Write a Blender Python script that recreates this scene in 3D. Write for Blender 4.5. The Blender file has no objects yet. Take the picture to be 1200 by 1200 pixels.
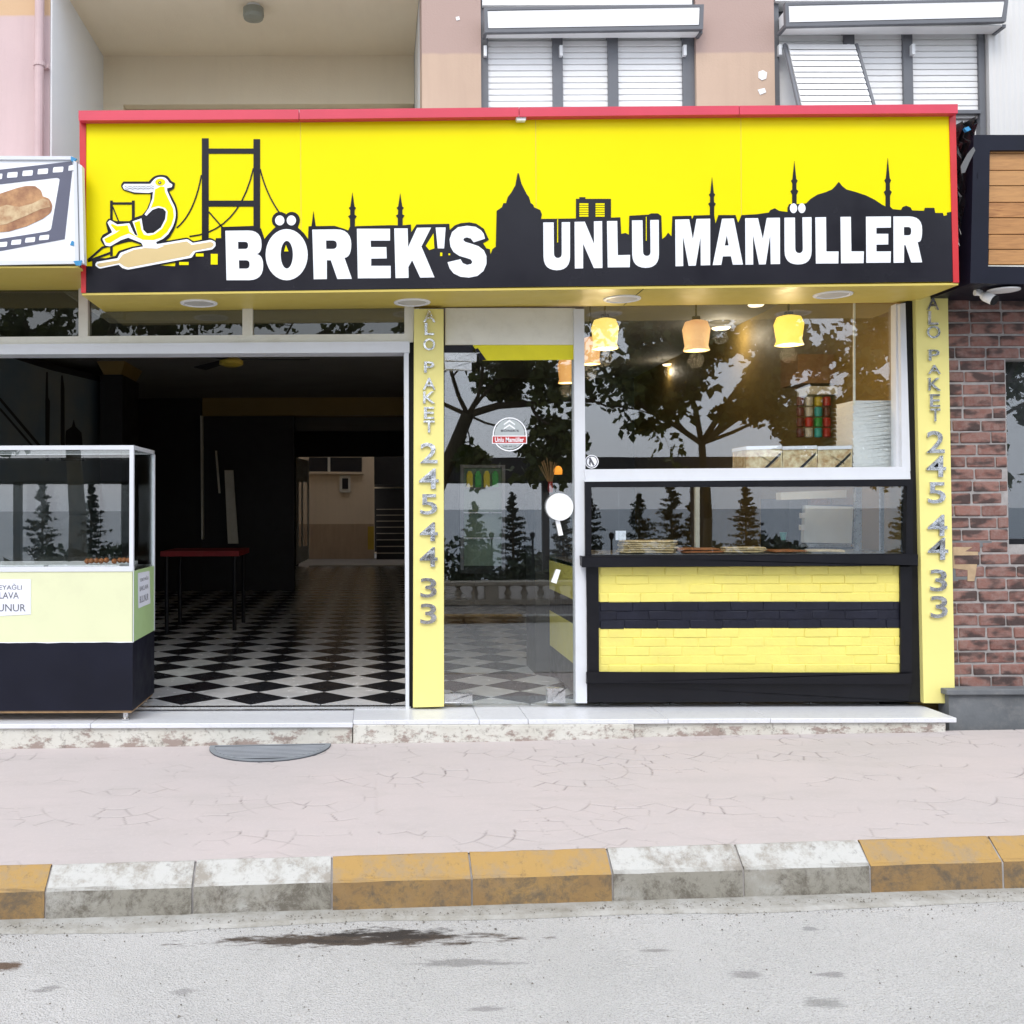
import bpy, bmesh, math, random
import numpy as np
from mathutils import Vector, Matrix, noise
from mathutils.geometry import tessellate_polygon
random.seed(7)
sc = bpy.context.scene
R = math.radians
# ------------------------------------------------------------------ camera
F = 1200.0
PITCH = R(1.5)
ROLL = R(0.2)
CAM = Vector((0, -6.0, 1.16))
PPX, PPY = 440.0, 596.0 - F*math.tan(PITCH)
cd = bpy.data.cameras.new('camera')
cam = bpy.data.objects.new('camera', cd)
sc.collection.objects.link(cam)
CM = Matrix.Rotation(R(90)+PITCH, 3, 'X') @ Matrix.Rotation(-ROLL, 3, 'Z')
cam.location = CAM
cam.rotation_euler = CM.to_euler()
cd.sensor_width = 36; cd.lens = 36*F/1200
cd.shift_x = (600-PPX)/1200; cd.shift_y = -(600-PPY)/1200
cd.clip_end = 6000; cd.clip_start = .05
sc.camera = cam
# ------------------------------------------------------------------ world and sun
SUN_EL, SUN_AZ = R(47), R(200)       # azimuth clockwise from +y: behind the camera, a little to the left
w = bpy.data.worlds.new('World'); sc.world = w; w.use_nodes = True
wn, wl = w.node_tree.nodes, w.node_tree.links
bg = wn['Background']
sky = wn.new('ShaderNodeTexSky'); sky.sky_type = 'NISHITA'; sky.sun_disc = False
sky.sun_elevation = SUN_EL; sky.sun_rotation = SUN_AZ
sky.air_density = 1.0; sky.dust_density = 4.0; sky.ozone_density = 1.0
tc = wn.new('ShaderNodeTexCoord')
cn = wn.new('ShaderNodeTexNoise'); cn.inputs['Scale'].default_value = 1.6; cn.inputs['Detail'].default_value = 6
wl.new(tc.outputs['Generated'], cn.inputs['Vector'])
mr = wn.new('ShaderNodeMapRange'); mr.inputs[1].default_value = .3; mr.inputs[2].default_value = .7
mr.inputs[3].default_value = .62; mr.inputs[4].default_value = .95
wl.new(cn.outputs['Fac'], mr.inputs[0])
mx = wn.new('ShaderNodeMix'); mx.data_type = 'RGBA'
wl.new(mr.outputs[0], mx.inputs[0]); wl.new(sky.outputs[0], mx.inputs[6])
mx.inputs[7].default_value = (10.2, 11.1, 12.7, 1)      # thin bright overcast veil
wl.new(mx.outputs[2], bg.inputs['Color'])
bg.inputs['Strength'].default_value = 0.15
sd = bpy.data.lights.new('sun', 'SUN'); sd.energy = 1.3; sd.angle = R(25); sd.color = (1, .955, .88)
so = bpy.data.objects.new('sun', sd); sc.collection.objects.link(so)
sv = Vector((math.sin(SUN_AZ)*math.cos(SUN_EL), math.cos(SUN_AZ)*math.cos(SUN_EL), math.sin(SUN_EL)))
so.rotation_euler = (-sv).to_track_quat('-Z', 'Y').to_euler(); so.location = (0, -20, 30)
sc.view_settings.view_transform = 'Standard'; sc.view_settings.look = 'None'
sc.view_settings.exposure = 0.30; sc.view_settings.gamma = 1
sc.view_settings.use_curve_mapping = False
sc.render.engine = 'CYCLES'
sc.cycles.use_denoising = True
sc.cycles.max_bounces = 8; sc.cycles.transparent_max_bounces = 12
sc.cycles.sample_clamp_indirect = 6

# ------------------------------------------------------------------ geometry helpers
def ray(px, py):
    return CM @ Vector(((px-PPX)/F, -(py-PPY)/F, -1))
def U(px, py, y=0.0):
    d = ray(px, py); t = (y-CAM.y)/d.y; return CAM + d*t
def Uz(px, py, z):
    d = ray(px, py); t = (z-CAM.z)/d.z; return CAM + d*t
def Ux(px, py, x):
    d = ray(px, py); t = (x-CAM.x)/d.x; return CAM + d*t
def X0(px, y=0): return U(px, 596, y).x
def Z0(py, y=0, px=600): return U(px, py, y).z
col = sc.collection
def tag(o, label=None, cat=None, group=None, kind=None):
    if label: o['label'] = label
    if cat: o['category'] = cat
    if group: o['group'] = group
    if kind: o['kind'] = kind
    return o
def wloc(o):
    v = Vector((0, 0, 0))
    while o is not None: v += o.location; o = o.parent
    return v
def link(name, me, parent=None, loc=None):
    o = bpy.data.objects.new(name, me); col.objects.link(o)
    if parent is not None:
        o.parent = parent; o.location = -wloc(parent)
    if loc is not None: o.location = Vector(loc) - (wloc(parent) if parent is not None else Vector((0, 0, 0)))
    return o
def empty(name, loc, label=None, cat=None, group=None):
    o = bpy.data.objects.new(name, None); col.objects.link(o); o.location = loc; o.empty_display_size = .1
    return tag(o, label, cat, group)
class MB:
    def __init__(s): s.v = []; s.f = []
    def add(s, vs, fs):
        n = len(s.v); s.v += [tuple(v) for v in vs]; s.f += [tuple(i+n for i in f) for f in fs]; return s
    def box(s, x0, x1, y0, y1, z0, z1):
        return s.add([(x0,y0,z0),(x1,y0,z0),(x1,y1,z0),(x0,y1,z0),(x0,y0,z1),(x1,y0,z1),(x1,y1,z1),(x0,y1,z1)],
              [(0,3,2,1),(4,5,6,7),(0,1,5,4),(1,2,6,5),(2,3,7,6),(3,0,4,7)])
    def hexa(s, a, b):      # two loops of equal length, joined
        n = len(a)
        return s.add(list(a)+list(b), [tuple(range(n)), tuple(range(2*n-1, n-1, -1))]+[(i, i+n, (i+1) % n+n, (i+1) % n) for i in range(n)])
    def bar(s, p, q, r, n=8, r2=None):
        p, q = Vector(p), Vector(q); d = (q-p).normalized(); a = d.orthogonal().normalized(); b = d.cross(a)
        r2 = r if r2 is None else r2
        A = [p+(a*math.cos(2*math.pi*i/n)+b*math.sin(2*math.pi*i/n))*r for i in range(n)]
        B = [q+(a*math.cos(2*math.pi*i/n)+b*math.sin(2*math.pi*i/n))*r2 for i in range(n)]
        return s.hexa(A, B)
    def lathe(s, c, prof, n=20, axis='z'):
        vs = []; c = Vector(c)
        for r, h in prof:
            for i in range(n):
                a = 2*math.pi*i/n
                if axis == 'z': vs.append(c+Vector((r*math.cos(a), r*math.sin(a), h)))
                else: vs.append(c+Vector((r*math.cos(a), h, r*math.sin(a))))
        m = len(prof)
        fs = [(j*n+i, j*n+(i+1) % n, (j+1)*n+(i+1) % n, (j+1)*n+i) for j in range(m-1) for i in range(n)]
        fs += [tuple(range(n-1, -1, -1)), tuple(range((m-1)*n, m*n))]
        return s.add(vs, fs)
    def mesh(s, name, mat, smooth=False, bevel=0, fix=True):
        me = bpy.data.meshes.new(name); me.from_pydata(s.v, [], s.f)
        if fix or bevel:
            bm = bmesh.new(); bm.from_mesh(me)
            if bevel: bmesh.ops.bevel(bm, geom=bm.edges[:], offset=bevel, segments=1, affect='EDGES', clamp_overlap=True)
            bmesh.ops.recalc_face_normals(bm, faces=bm.faces[:]); bm.to_mesh(me); bm.free()
        if smooth:
            for p in me.polygons: p.use_smooth = True
        if mat: me.materials.append(mat)
        return me
    def build(s, name, mat, parent=None, smooth=False, bevel=0, fix=True):
        return link(name, s.mesh(name, mat, smooth, bevel, fix), parent)
def rc(pts, seg=6):     # polygon with optional corner radius as third value
    out = []; n = len(pts)
    for i, p in enumerate(pts):
        if len(p) == 2: out.append(p); continue
        a = Vector(pts[i-1][:2]); b = Vector(p[:2]); c = Vector(pts[(i+1) % n][:2]); r = p[2]
        u = (a-b); v = (c-b); u = u*min(1, r/u.length); v = v*min(1, r/v.length)
        for k in range(seg+1):
            t = k/seg; q = b+u*(1-t)**2+v*t**2; out.append((q.x, q.y))
    return out
def ell(cx, cy, rx, ry, n=28): return [(cx+rx*math.cos(2*math.pi*i/n), cy+ry*math.sin(2*math.pi*i/n)) for i in range(n)]
def zz(pts, bx, by, s): return [(bx+p[0]/s, by+p[1]/s)+((p[2]/s,) if len(p) > 2 else ()) for p in pts]
def shape_mb(contours, front, back):
    """contours of 2-D points; front/back map a 2-D point to 3-D"""
    mb = MB()
    vs = [[Vector((p[0], p[1], 0)) for p in c] for c in contours]
    tr = tessellate_polygon(vs)
    flat = [p for c in contours for p in c]; n = len(flat)
    V = [front(p) for p in flat]+[back(p) for p in flat]
    Fs = [tuple(t) for t in tr]+[tuple(i+n for i in reversed(t)) for t in tr]
    k = 0
    for c in contours:
        m = len(c)
        for i in range(m): Fs.append((k+i, k+(i+1) % m, k+(i+1) % m+n, k+i+n))
        k += m
    return mb.add(V, Fs)
def prism(name, poly, y0, y1, mat, parent=None, holes=(), bevel=0):
    """outline given at the distance of its front plane y0, pushed straight back to y1"""
    def fr(p): return U(p[0], p[1], y0)
    def bk(p):
        q = U(p[0], p[1], y0); return Vector((q.x, y1, q.z))
    return shape_mb([rc(poly)]+[rc(h) for h in holes], fr, bk).build(name, mat, parent, bevel=bevel)
def rect(a, b, c, d): return [(a, b), (c, b), (c, d), (a, d)]
def text_mesh(txt, TL, TR, BL, mat, name='letter', parent=None, depth=.002, bold=0.0, nrm=Vector((0, -1, 0))):
    cu = bpy.data.curves.new('t', 'FONT'); cu.body = txt; cu.size = 1; cu.offset = bold; cu.resolution_u = 3
    cu.extrude = .5
    o = bpy.data.objects.new('t', cu); col.objects.link(o)
    dg = bpy.context.evaluated_depsgraph_get(); dg.update()
    me = bpy.data.meshes.new_from_object(o.evaluated_get(dg)); bpy.data.objects.remove(o)
    xs = [v.co.x for v in me.vertices]; ys = [v.co.y for v in me.vertices]
    x0, x1, y0, y1 = min(xs), max(xs), min(ys), max(ys)
    ex, ey = TR-TL, BL-TL
    for v in me.vertices:
        u = (v.co.x-x0)/(x1-x0); t = (y1-v.co.y)/(y1-y0)
        v.co = TL+ex*u+ey*t+nrm*(depth*(v.co.z+.5))
    me.materials.clear(); me.materials.append(mat)
    return link(name, me, parent)
def text_px(txt, a, b, c, d, y, mat, **k):
    return text_mesh(txt, U(a, b, y), U(c, b, y), U(a, d, y), mat, **k)

# ------------------------------------------------------------------ materials
def s2l(c): c /= 255; return c/12.92 if c <= .04045 else ((c+.055)/1.055)**2.4
def S(r, g, b): return (s2l(r), s2l(g), s2l(b), 1)
def L(r, g, b): return (r, g, b, 1)
class NT:
    def __init__(s, name):
        s.m = bpy.data.materials.new(name); s.m.use_nodes = True; s.t = s.m.node_tree; s.n = s.t.nodes; s.l = s.t.links
        s.b = s.n['Principled BSDF']
        s.pos = s.n.new('ShaderNodeNewGeometry').outputs['Position']
    def node(s, t, **k):
        n = s.n.new(t)
        for a, b in k.items(): setattr(n, a, b)
        return n
    def noise(s, scale, detail=4, rough=.55, vec=None, dist=0):
        n = s.n.new('ShaderNodeTexNoise'); n.inputs['Scale'].default_value = scale; n.inputs['Detail'].default_value = detail
        n.inputs['Roughness'].default_value = rough; n.inputs['Distortion'].default_value = dist
        s.l.new(vec or s.pos, n.inputs['Vector']); return n.outputs['Fac']
    def scaled(s, sx, sy, sz, off=(0, 0, 0)):
        n = s.n.new('ShaderNodeMapping'); n.inputs['Scale'].default_value = (sx, sy, sz); n.inputs['Location'].default_value = off
        s.l.new(s.pos, n.inputs['Vector']); return n.outputs[0]
    def rng(s, v, a, b, c=0, d=1):
        n = s.n.new('ShaderNodeMapRange'); s.l.new(v, n.inputs[0])
        for i, q in enumerate((a, b, c, d)): n.inputs[i+1].default_value = q
        return n.outputs[0]
    def math(s, op, a, b=None):
        n = s.n.new('ShaderNodeMath'); n.operation = op; n.use_clamp = False
        for i, q in enumerate((a, b)):
            if q is None: continue
            if isinstance(q, (int, float)): n.inputs[i].default_value = q
            else: s.l.new(q, n.inputs[i])
        return n.outputs[0]
    def mix(s, fac, a, b):
        n = s.n.new('ShaderNodeMix'); n.data_type = 'RGBA'
        for i, q in ((0, fac), (6, a), (7, b)):
            if isinstance(q, (int, float)): n.inputs[i].default_value = q
            elif isinstance(q, tuple): n.inputs[i].default_value = q
            else: s.l.new(q, n.inputs[i])
        return n.outputs[2]
    def bump(s, h, strength=.3, dist=.01):
        n = s.n.new('ShaderNodeBump'); n.inputs['Strength'].default_value = strength; n.inputs['Distance'].default_value = dist
        s.l.new(h, n.inputs['Height']); s.l.new(n.outputs[0], s.b.inputs['Normal'])
    def color(s, c):
        if isinstance(c, tuple): s.b.inputs['Base Color'].default_value = c
        else: s.l.new(c, s.b.inputs['Base Color'])
    def rough(s, v):
        if isinstance(v, (int, float)): s.b.inputs['Roughness'].default_value = v
        else: s.l.new(v, s.b.inputs['Roughness'])
def mat(name, c, rough=.6, metal=0, var=.12, scale=6, bump=.15, bscale=60, dirt=None, dirt_amt=.0, spec=.5, coat=0):
    k = NT(name); c2 = tuple(x*(1-var) for x in c[:3])+(1,)
    cc = k.mix(k.rng(k.noise(scale, 5), .35, .7), c, c2)
    if dirt: cc = k.mix(k.math('MULTIPLY', k.rng(k.noise(scale*1.7, 8, .7), .5, .75), dirt_amt), cc, dirt)
    k.color(cc); k.b.inputs['Metallic'].default_value = metal
    k.rough(k.rng(k.noise(scale*3, 3), .3, .7, max(0, rough-.07), min(1, rough+.07)))
    k.b.inputs['Specular IOR Level'].default_value = spec
    if coat: k.b.inputs['Coat Weight'].default_value = coat; k.b.inputs['Coat Roughness'].default_value = .08
    if bump: k.bump(k.noise(bscale, 4), bump, .003)
    return k.m
def glassmat(name, tint=(.82, .86, .85, 1), refl=.085, wav=.0):
    k = NT(name); k.n.remove(k.b)
    tr = k.node('ShaderNodeBsdfTransparent'); tr.inputs[0].default_value = tint
    gl = k.node('ShaderNodeBsdfGlossy'); gl.inputs['Roughness'].default_value = 0.0; gl.inputs[0].default_value = (1, 1, 1, 1)
    ge = k.n.new('ShaderNodeNewGeometry'); dp = k.node('ShaderNodeVectorMath', operation='DOT_PRODUCT')
    k.l.new(ge.outputs['Normal'], dp.inputs[0]); k.l.new(ge.outputs['Incoming'], dp.inputs[1])
    c5 = k.math('POWER', k.math('SUBTRACT', 1.0, k.math('ABSOLUTE', dp.outputs['Value'])), 5.0)
    mn = k.math('ADD', k.math('MULTIPLY', c5, .9), refl)      # Schlick, the same from either side of the sheet
    ms = k.node('ShaderNodeMixShader'); k.l.new(mn, ms.inputs[0]); k.l.new(tr.outputs[0], ms.inputs[1]); k.l.new(gl.outputs[0], ms.inputs[2])
    if wav:
        bn = k.node('ShaderNodeBump'); bn.inputs['Strength'].default_value = wav; bn.inputs['Distance'].default_value = .01
        k.l.new(k.noise(2.2, 1), bn.inputs['Height']); k.l.new(bn.outputs[0], gl.inputs['Normal'])
    k.l.new(ms.outputs[0], k.n['Material Output'].inputs[0]); return k.m
def emis(name, c, e, base=None):
    k = NT(name); k.color(base or c); k.b.inputs['Emission Color'].default_value = c; k.b.inputs['Emission Strength'].default_value = e; k.rough(.4); return k.m

M = {}
M['yellow_print'] = mat('sign yellow vinyl', L(.83, .72, .0), .38, var=.05, scale=1.3, bump=.25, bscale=2.2, spec=.12)
M['black_print'] = mat('sign black vinyl', L(.014, .013, .019), .22, var=.3, scale=2, bump=.3, bscale=2.5, spec=.25)
M['white_print'] = mat('sign white vinyl', L(.84, .86, .90), .4, var=.02, bump=0)
M['tan_print'] = mat('tan vinyl', L(.62, .47, .22), .4, var=.05, bump=0)
M['red_metal'] = mat('red painted flashing', L(.62, .045, .085), .4, var=.12, scale=3, bump=.1, bscale=20)
M['red_trim'] = mat('red trim', L(.55, .02, .025), .35, var=.1, bump=.05)
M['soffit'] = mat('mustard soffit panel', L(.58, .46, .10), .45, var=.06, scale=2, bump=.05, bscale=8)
M['pillar'] = mat('pillar yellow panel', L(.80, .72, .25), .35, var=.06, scale=2, bump=.05, bscale=6)
M['chrome'] = mat('chrome letter', L(.92, .92, .93), .14, 1, var=.45, scale=28, bump=.9, bscale=16)
M['white_frame'] = mat('white aluminium', L(.64, .66, .70), .35, var=.04, bump=.03, dirt=L(.4, .38, .33), dirt_amt=.12)
M['cream_frame'] = mat('cream aluminium', L(.72, .71, .64), .4, var=.06, bump=.03, dirt=L(.35, .32, .25), dirt_amt=.25)
M['grey_frame'] = mat('grey aluminium', L(.13, .135, .15), .45, var=.1, bump=.05)
M['blind'] = mat('white shutter slat', L(.80, .80, .80), .4, var=.05, bump=.03)
M['black_paint'] = mat('black gloss paint', L(.004, .004, .007), .4, var=.3, scale=5, bump=.15, bscale=40, spec=.3)
M['black_flat'] = mat('black rubber', L(.012, .012, .013), .7, var=.3, spec=.2)
M['yellow_brick'] = mat('yellow painted brick', L(.78, .685, .165), .45, var=.07, scale=5, bump=.8, bscale=38, dirt=L(.55, .45, .16), dirt_amt=.25)
M['black_brick'] = mat('black painted brick', L(.012, .013, .024), .4, var=.3, scale=9, bump=.6, bscale=55, spec=.3)
M['glass'] = glassmat('window glass', (.96, .98, .98, 1), .105, .012)
M['glass_case'] = glassmat('case glass', (.95, .97, .97, 1), .090, .006)
M['glass_tr'] = glassmat('transom glass', (.5, .52, .48, 1), .06, .03)
M['glass_thin'] = glassmat('inner glass', (.96, .98, .97, 1), .02)
M['lime'] = mat('pale lime panel', L(.70, .72, .47), .4, var=.07, scale=1.5, bump=.06, bscale=5, dirt=L(.5, .48, .34), dirt_amt=.25)
M['lime_side'] = mat('green side panel', L(.46, .64, .30), .4, var=.08, scale=2, bump=.04)
M['navy'] = mat('dark navy panel', L(.007, .008, .018), .45, var=.3, scale=3, bump=.1, bscale=20, spec=.22)
M['ply'] = mat('plywood edge', L(.35, .22, .11), .7, var=.3, scale=20)
M['steel'] = mat('brushed steel', L(.6, .6, .6), .3, 1, var=.15, scale=20, bump=.05)
M['paper'] = mat('paper', L(.74, .76, .84), .7, var=.04, bump=.2, bscale=6)
M['ink'] = mat('grey ink', L(.10, .10, .12), .7, bump=0)
M['ink_red'] = mat('red ink', L(.45, .03, .03), .6, bump=0)
M['plastic_white'] = mat('white plastic', L(.8, .81, .82), .35, var=.03, bump=.03)
M['black_int'] = mat('dark interior paint', L(.012, .012, .016), .6, var=.2, scale=3)
M['ceil_int'] = mat('dark ceiling paint', L(.30, .29, .27), .8, var=.15, scale=2)
M['olive'] = mat('mustard interior wall', L(.26, .175, .05), .6, var=.15, scale=2)
M['red_cloth'] = mat('red table top', L(.22, .008, .012), .7)
M['wood'] = mat('light wood', L(.42, .25, .11), .55, var=.35, scale=12)
M['card'] = mat('cardboard', L(.30, .18, .09), .8, var=.15)
M['dough'] = mat('flat bread', L(.62, .47, .25), .7, var=.45, scale=35, bump=.4)
M['dough_brown'] = mat('baked pastry', L(.38, .13, .035), .5, var=.5, scale=30, bump=.5)
M['tray'] = mat('tray metal', L(.5, .5, .5), .3, 1, bump=.1)
M['teal'] = mat('teal cup', L(.0, .22, .19), .4)
M['conc'] = mat('concrete plinth', L(.16, .17, .18), .85, var=.3, scale=5, bump=.5, bscale=50, dirt=L(.32, .31, .30), dirt_amt=.4)
M['mortar'] = mat('mortar', L(.36, .34, .33), .95, var=.3, scale=20, bump=.8, bscale=120)
M['bark'] = mat('plane tree bark', L(.10, .085, .05), .9, var=.5, scale=5, bump=.8, bscale=25)
M['conifer'] = mat('conifer needles', L(.018, .036, .016), .8, var=.5, scale=3)
M['hedge'] = mat('hedge leaves', L(.022, .045, .016), .8, var=.5, scale=4)
M['stone'] = mat('balustrade stone', L(.42, .38, .31), .8, var=.2, scale=6, bump=.4)
M['dark_roof'] = mat('dark pergola boards', L(.018, .017, .018), .6, var=.3)
M['promen'] = mat('promenade paving', L(.24, .22, .20), .85, var=.2, scale=2, bump=.3)
M['soil'] = mat('planted ground', L(.05, .06, .03), .95, var=.4, scale=1)
M['blue_tape'] = mat('blue tape', L(.03, .25, .5), .5)
M['film'] = mat('slate blue print', L(.095, .10, .15), .45, var=.08)
M['roof'] = mat('roof render', L(.3, .29, .27), .9)

def leafmat():
    k = NT('plane tree leaves'); n = k.noise(3.5, 3)
    k.color(k.mix(k.rng(n, .35, .65), L(.03, .06, .014), L(.12, .14, .03))); k.rough(.55)
    tr = k.node('ShaderNodeBsdfTranslucent'); tr.inputs[0].default_value = (.09, .12, .02, 1)
    ms = k.node('ShaderNodeMixShader'); ms.inputs[0].default_value = .25
    k.l.new(k.b.outputs[0], ms.inputs[1]); k.l.new(tr.outputs[0], ms.inputs[2]); k.l.new(ms.outputs[0], k.n['Material Output'].inputs[0])
    return k.m
M['leaf'] = leafmat()
def stucco(name, a, b, zsplit=None, upper=None, wob=.02, patch=.3):
    k = NT(name)
    cc = k.mix(k.rng(k.noise(1.3, 6, .6), .35, .7), a, b)
    st = k.noise(3, 5, .6, vec=k.scaled(3.5, 1, .35)); cc = k.mix(k.math('MULTIPLY', k.rng(st, .45, .8), patch), cc, tuple(x*.72 for x in a[:3])+(1,))
    if zsplit is not None:
        sep = k.node('ShaderNodeSeparateXYZ'); k.l.new(k.pos, sep.inputs[0])
        z = k.math('ADD', sep.outputs[2], k.math('MULTIPLY', k.noise(9, 3), wob))
        cc = k.mix(k.rng(z, zsplit, zsplit+.015), cc, upper)
    k.color(cc); k.rough(.85); k.bump(k.noise(90, 4), .35, .004); return k.m
M['wall_mid'] = stucco('pinkish beige render', L(.50, .36, .27), L(.56, .41, .31), Z0(62), L(.42, .30, .26))
M['wall_left'] = stucco('pink render', L(.56, .42, .42), L(.62, .47, .46), Z0(17), L(.60, .40, .24), .01)
M['balcony_side'] = stucco('white render', L(.80, .81, .82), L(.84, .84, .83), patch=.08)
M['balcony'] = stucco('cream render', L(.84, .73, .55), L(.88, .78, .60), patch=.12)
M['court'] = stucco('courtyard render', L(.74, .62, .47), L(.80, .67, .51), patch=.2)
M['court_low'] = stucco('worn courtyard dado', L(.42, .31, .21), L(.50, .37, .25), patch=.6)
def siding():
    k = NT('ribbed pale panel'); wv = k.node('ShaderNodeTexWave', wave_type='BANDS', bands_direction='X'); wv.inputs['Scale'].default_value = 9
    k.l.new(k.pos, wv.inputs['Vector']); k.color(k.mix(k.noise(2, 5), L(.58, .57, .56), L(.68, .67, .65))); k.bump(wv.outputs['Fac'], .5, .006); k.rough(.5); return k.m
M['siding'] = siding()
def wood_plank():
    k = NT('oiled pine plank'); oi = k.node('ShaderNodeObjectInfo')
    n = k.noise(9, 6, .6, vec=k.scaled(.7, 6, 7), dist=1.2)
    c = k.mix(k.rng(n, .35, .68), L(.46, .22, .07), L(.27, .11, .032))
    c = k.mix(k.rng(oi.outputs['Random'], 0, 1, 0, .55), c, L(.52, .29, .11)); k.color(c); k.rough(.5); k.bump(n, .25, .002); return k.m
M['plank'] = wood_plank()
def brickmat():
    k = NT('burnt clay brick'); oi = k.node('ShaderNodeObjectInfo'); r = oi.outputs['Random']
    c = k.mix(r, L(.145, .062, .05), L(.26, .125, .10))
    c = k.mix(k.rng(k.noise(30, 6, .7), .4, .75), c, L(.25, .17, .15))
    burn = k.rng(k.noise(7, 3, .5, vec=k.scaled(1, 1, 2.2)), .48, .60); c = k.mix(k.math('MULTIPLY', burn, .85), c, L(.035, .026, .025))
    k.color(c); k.rough(.85); k.bump(k.noise(70, 5, .7), .7, .006); return k.m
M['brick'] = brickmat()
def kerbmat(name, a, top_wear, low):
    k = NT(name); sep = k.node('ShaderNodeSeparateXYZ'); k.l.new(k.pos, sep.inputs[0])
    n = k.noise(9, 9, .75); n2 = k.noise(3.1, 6, .65)
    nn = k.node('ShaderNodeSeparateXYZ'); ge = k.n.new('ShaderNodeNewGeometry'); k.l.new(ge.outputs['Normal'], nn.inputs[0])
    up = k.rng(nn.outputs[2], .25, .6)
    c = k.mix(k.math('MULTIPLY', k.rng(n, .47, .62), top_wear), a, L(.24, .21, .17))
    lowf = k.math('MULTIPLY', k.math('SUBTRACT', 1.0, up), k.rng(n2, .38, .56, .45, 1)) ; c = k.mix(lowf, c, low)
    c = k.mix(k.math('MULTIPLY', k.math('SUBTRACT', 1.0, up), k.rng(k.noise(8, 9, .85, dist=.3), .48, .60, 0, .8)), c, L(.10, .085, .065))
    c = k.mix(k.math('MULTIPLY', k.rng(k.noise(25, 8, .8), .55, .68), .5), c, L(.07, .06, .05))
    k.color(c); k.rough(.85); k.bump(k.noise(45, 8, .7), .6, .006); return k.m
M['kerb_white'] = kerbmat('worn white kerb paint', L(.47, .465, .44), .8, L(.27, .255, .215))
M['kerb_ochre'] = kerbmat('worn ochre kerb paint', L(.38, .235, .075), .5, L(.25, .155, .065))
def asphalt():
    k = NT('pale worn asphalt')
    ag = k.node('ShaderNodeTexVoronoi'); ag.inputs['Scale'].default_value = 150; k.l.new(k.pos, ag.inputs['Vector'])
    c = k.mix(k.rng(k.noise(1.2, 6, .6), .3, .7), L(.43, .425, .41), L(.52, .51, .495))
    c = k.mix(k.math('MULTIPLY', k.rng(ag.outputs['Color'], .55, .95), .5), c, L(.56, .55, .53))
    c = k.mix(k.math('MULTIPLY', k.rng(k.noise(190, 4, .7), .50, .66), 0.62), c, L(.17, .165, .16))
    c = k.mix(k.math('MULTIPLY', k.rng(k.noise(7, 7, .75), .6, .72), .25), c, L(.2, .19, .17))
    # oil and water stains of their own shape
    for (px, py, rw, rh, amt, cc, seed) in ((410, 1106, .50, .055, 1, L(.065, .048, .035), 0), (455, 1101, .24, .05, 1, L(.03, .024, .02), 2), (2, 1131, .07, .035, 1, L(.12, .08, .055), 3),
                               (540, 1135, .16, .03, .5, L(.1, .095, .09), 4), (873, 1153, .05, .03, .5, L(.13, .12, .12), 5), (975, 1155, .04, .02, .5, L(.13, .12, .12), 6),
                               (60, 1158, .05, .03, .5, L(.14, .13, .13), 7), (215, 1166, .04, .025, .45, L(.14, .13, .13), 8), (950, 1101, .03, .02, .5, L(.12, .12, .12), 9),
                               (570, 1190, .05, .02, .5, L(.14, .13, .13), 10), (965, 1188, .06, .03, .5, L(.12, .12, .11), 11), (770, 1124, .05, .02, .6, L(.15, .14, .13), 12)):
        p = Uz(px, py, -.34)
        sx = k.node('ShaderNodeMapping'); sx.inputs['Location'].default_value = (-p.x/rw, -p.y/rh, 0); sx.inputs['Scale'].default_value = (1/rw, 1/rh, 0)
        k.l.new(k.pos, sx.inputs['Vector'])
        ln = k.node('ShaderNodeVectorMath', operation='LENGTH'); k.l.new(sx.outputs[0], ln.inputs[0])
        d = k.math('ADD', ln.outputs['Value'], k.rng(k.noise(16, 6, .7, vec=k.scaled(.5, 1.6, 1, (seed, 0, 0))), .3, .7, -.8, .8))
        c = k.mix(k.math('MULTIPLY', k.rng(d, 1.1, .55), amt), c, cc)
    k.color(c); k.rough(.9); k.bump(k.math('ADD', k.math('MULTIPLY', ag.outputs['Distance'], 1.0), k.noise(90, 4)), .9, .005); return k.m
M['asphalt'] = asphalt()
def gutter():
    k = NT('dirty gutter concrete'); c = k.mix(k.rng(k.noise(5, 9, .75), .35, .65), L(.25, .235, .195), L(.42, .41, .385))
    c = k.mix(k.rng(k.noise(22, 8, .8), .55, .7, 0, .6), c, L(.10, .09, .065)); k.color(c); k.rough(.95); k.bump(k.noise(60, 8, .7), .8, .006); return k.m
M['gutter'] = gutter()
def walkmat():
    k = NT('pink stamped concrete'); at = k.node('ShaderNodeAttribute', attribute_name='joint')
    c = k.mix(k.rng(k.noise(1.1, 7, .65), .3, .7), L(.50, .44, .43), L(.45, .41, .40))
    c = k.mix(k.math('MULTIPLY', k.rng(k.noise(6, 8, .7, vec=k.scaled(.35, 1, 1)), .5, .72), .5), c, L(.40, .365, .35))
    c = k.mix(k.math('MULTIPLY', k.rng(k.noise(60, 5, .7), .5, .75), .3), c, L(.58, .52, .50))
    c = k.mix(k.math('MULTIPLY', at.outputs['Fac'], .8), c, L(.12, .10, .09))
    k.color(c); k.rough(.8); k.bump(k.noise(110, 5, .7), .3, .003); return k.m
M['walk'] = walkmat()
def marble(name='veined marble'):
    k = NT(name); n = k.noise(4, 8, .7, dist=2.5); v = k.rng(k.math('ABSOLUTE', k.math('SUBTRACT', n, .5)), 0, .02, 1, 0)
    c = k.mix(k.math('MULTIPLY', v, .3), L(.66, .67, .70), L(.40, .41, .44)); k.color(c); k.rough(.35); return k.m
M['marble'] = marble()
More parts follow.
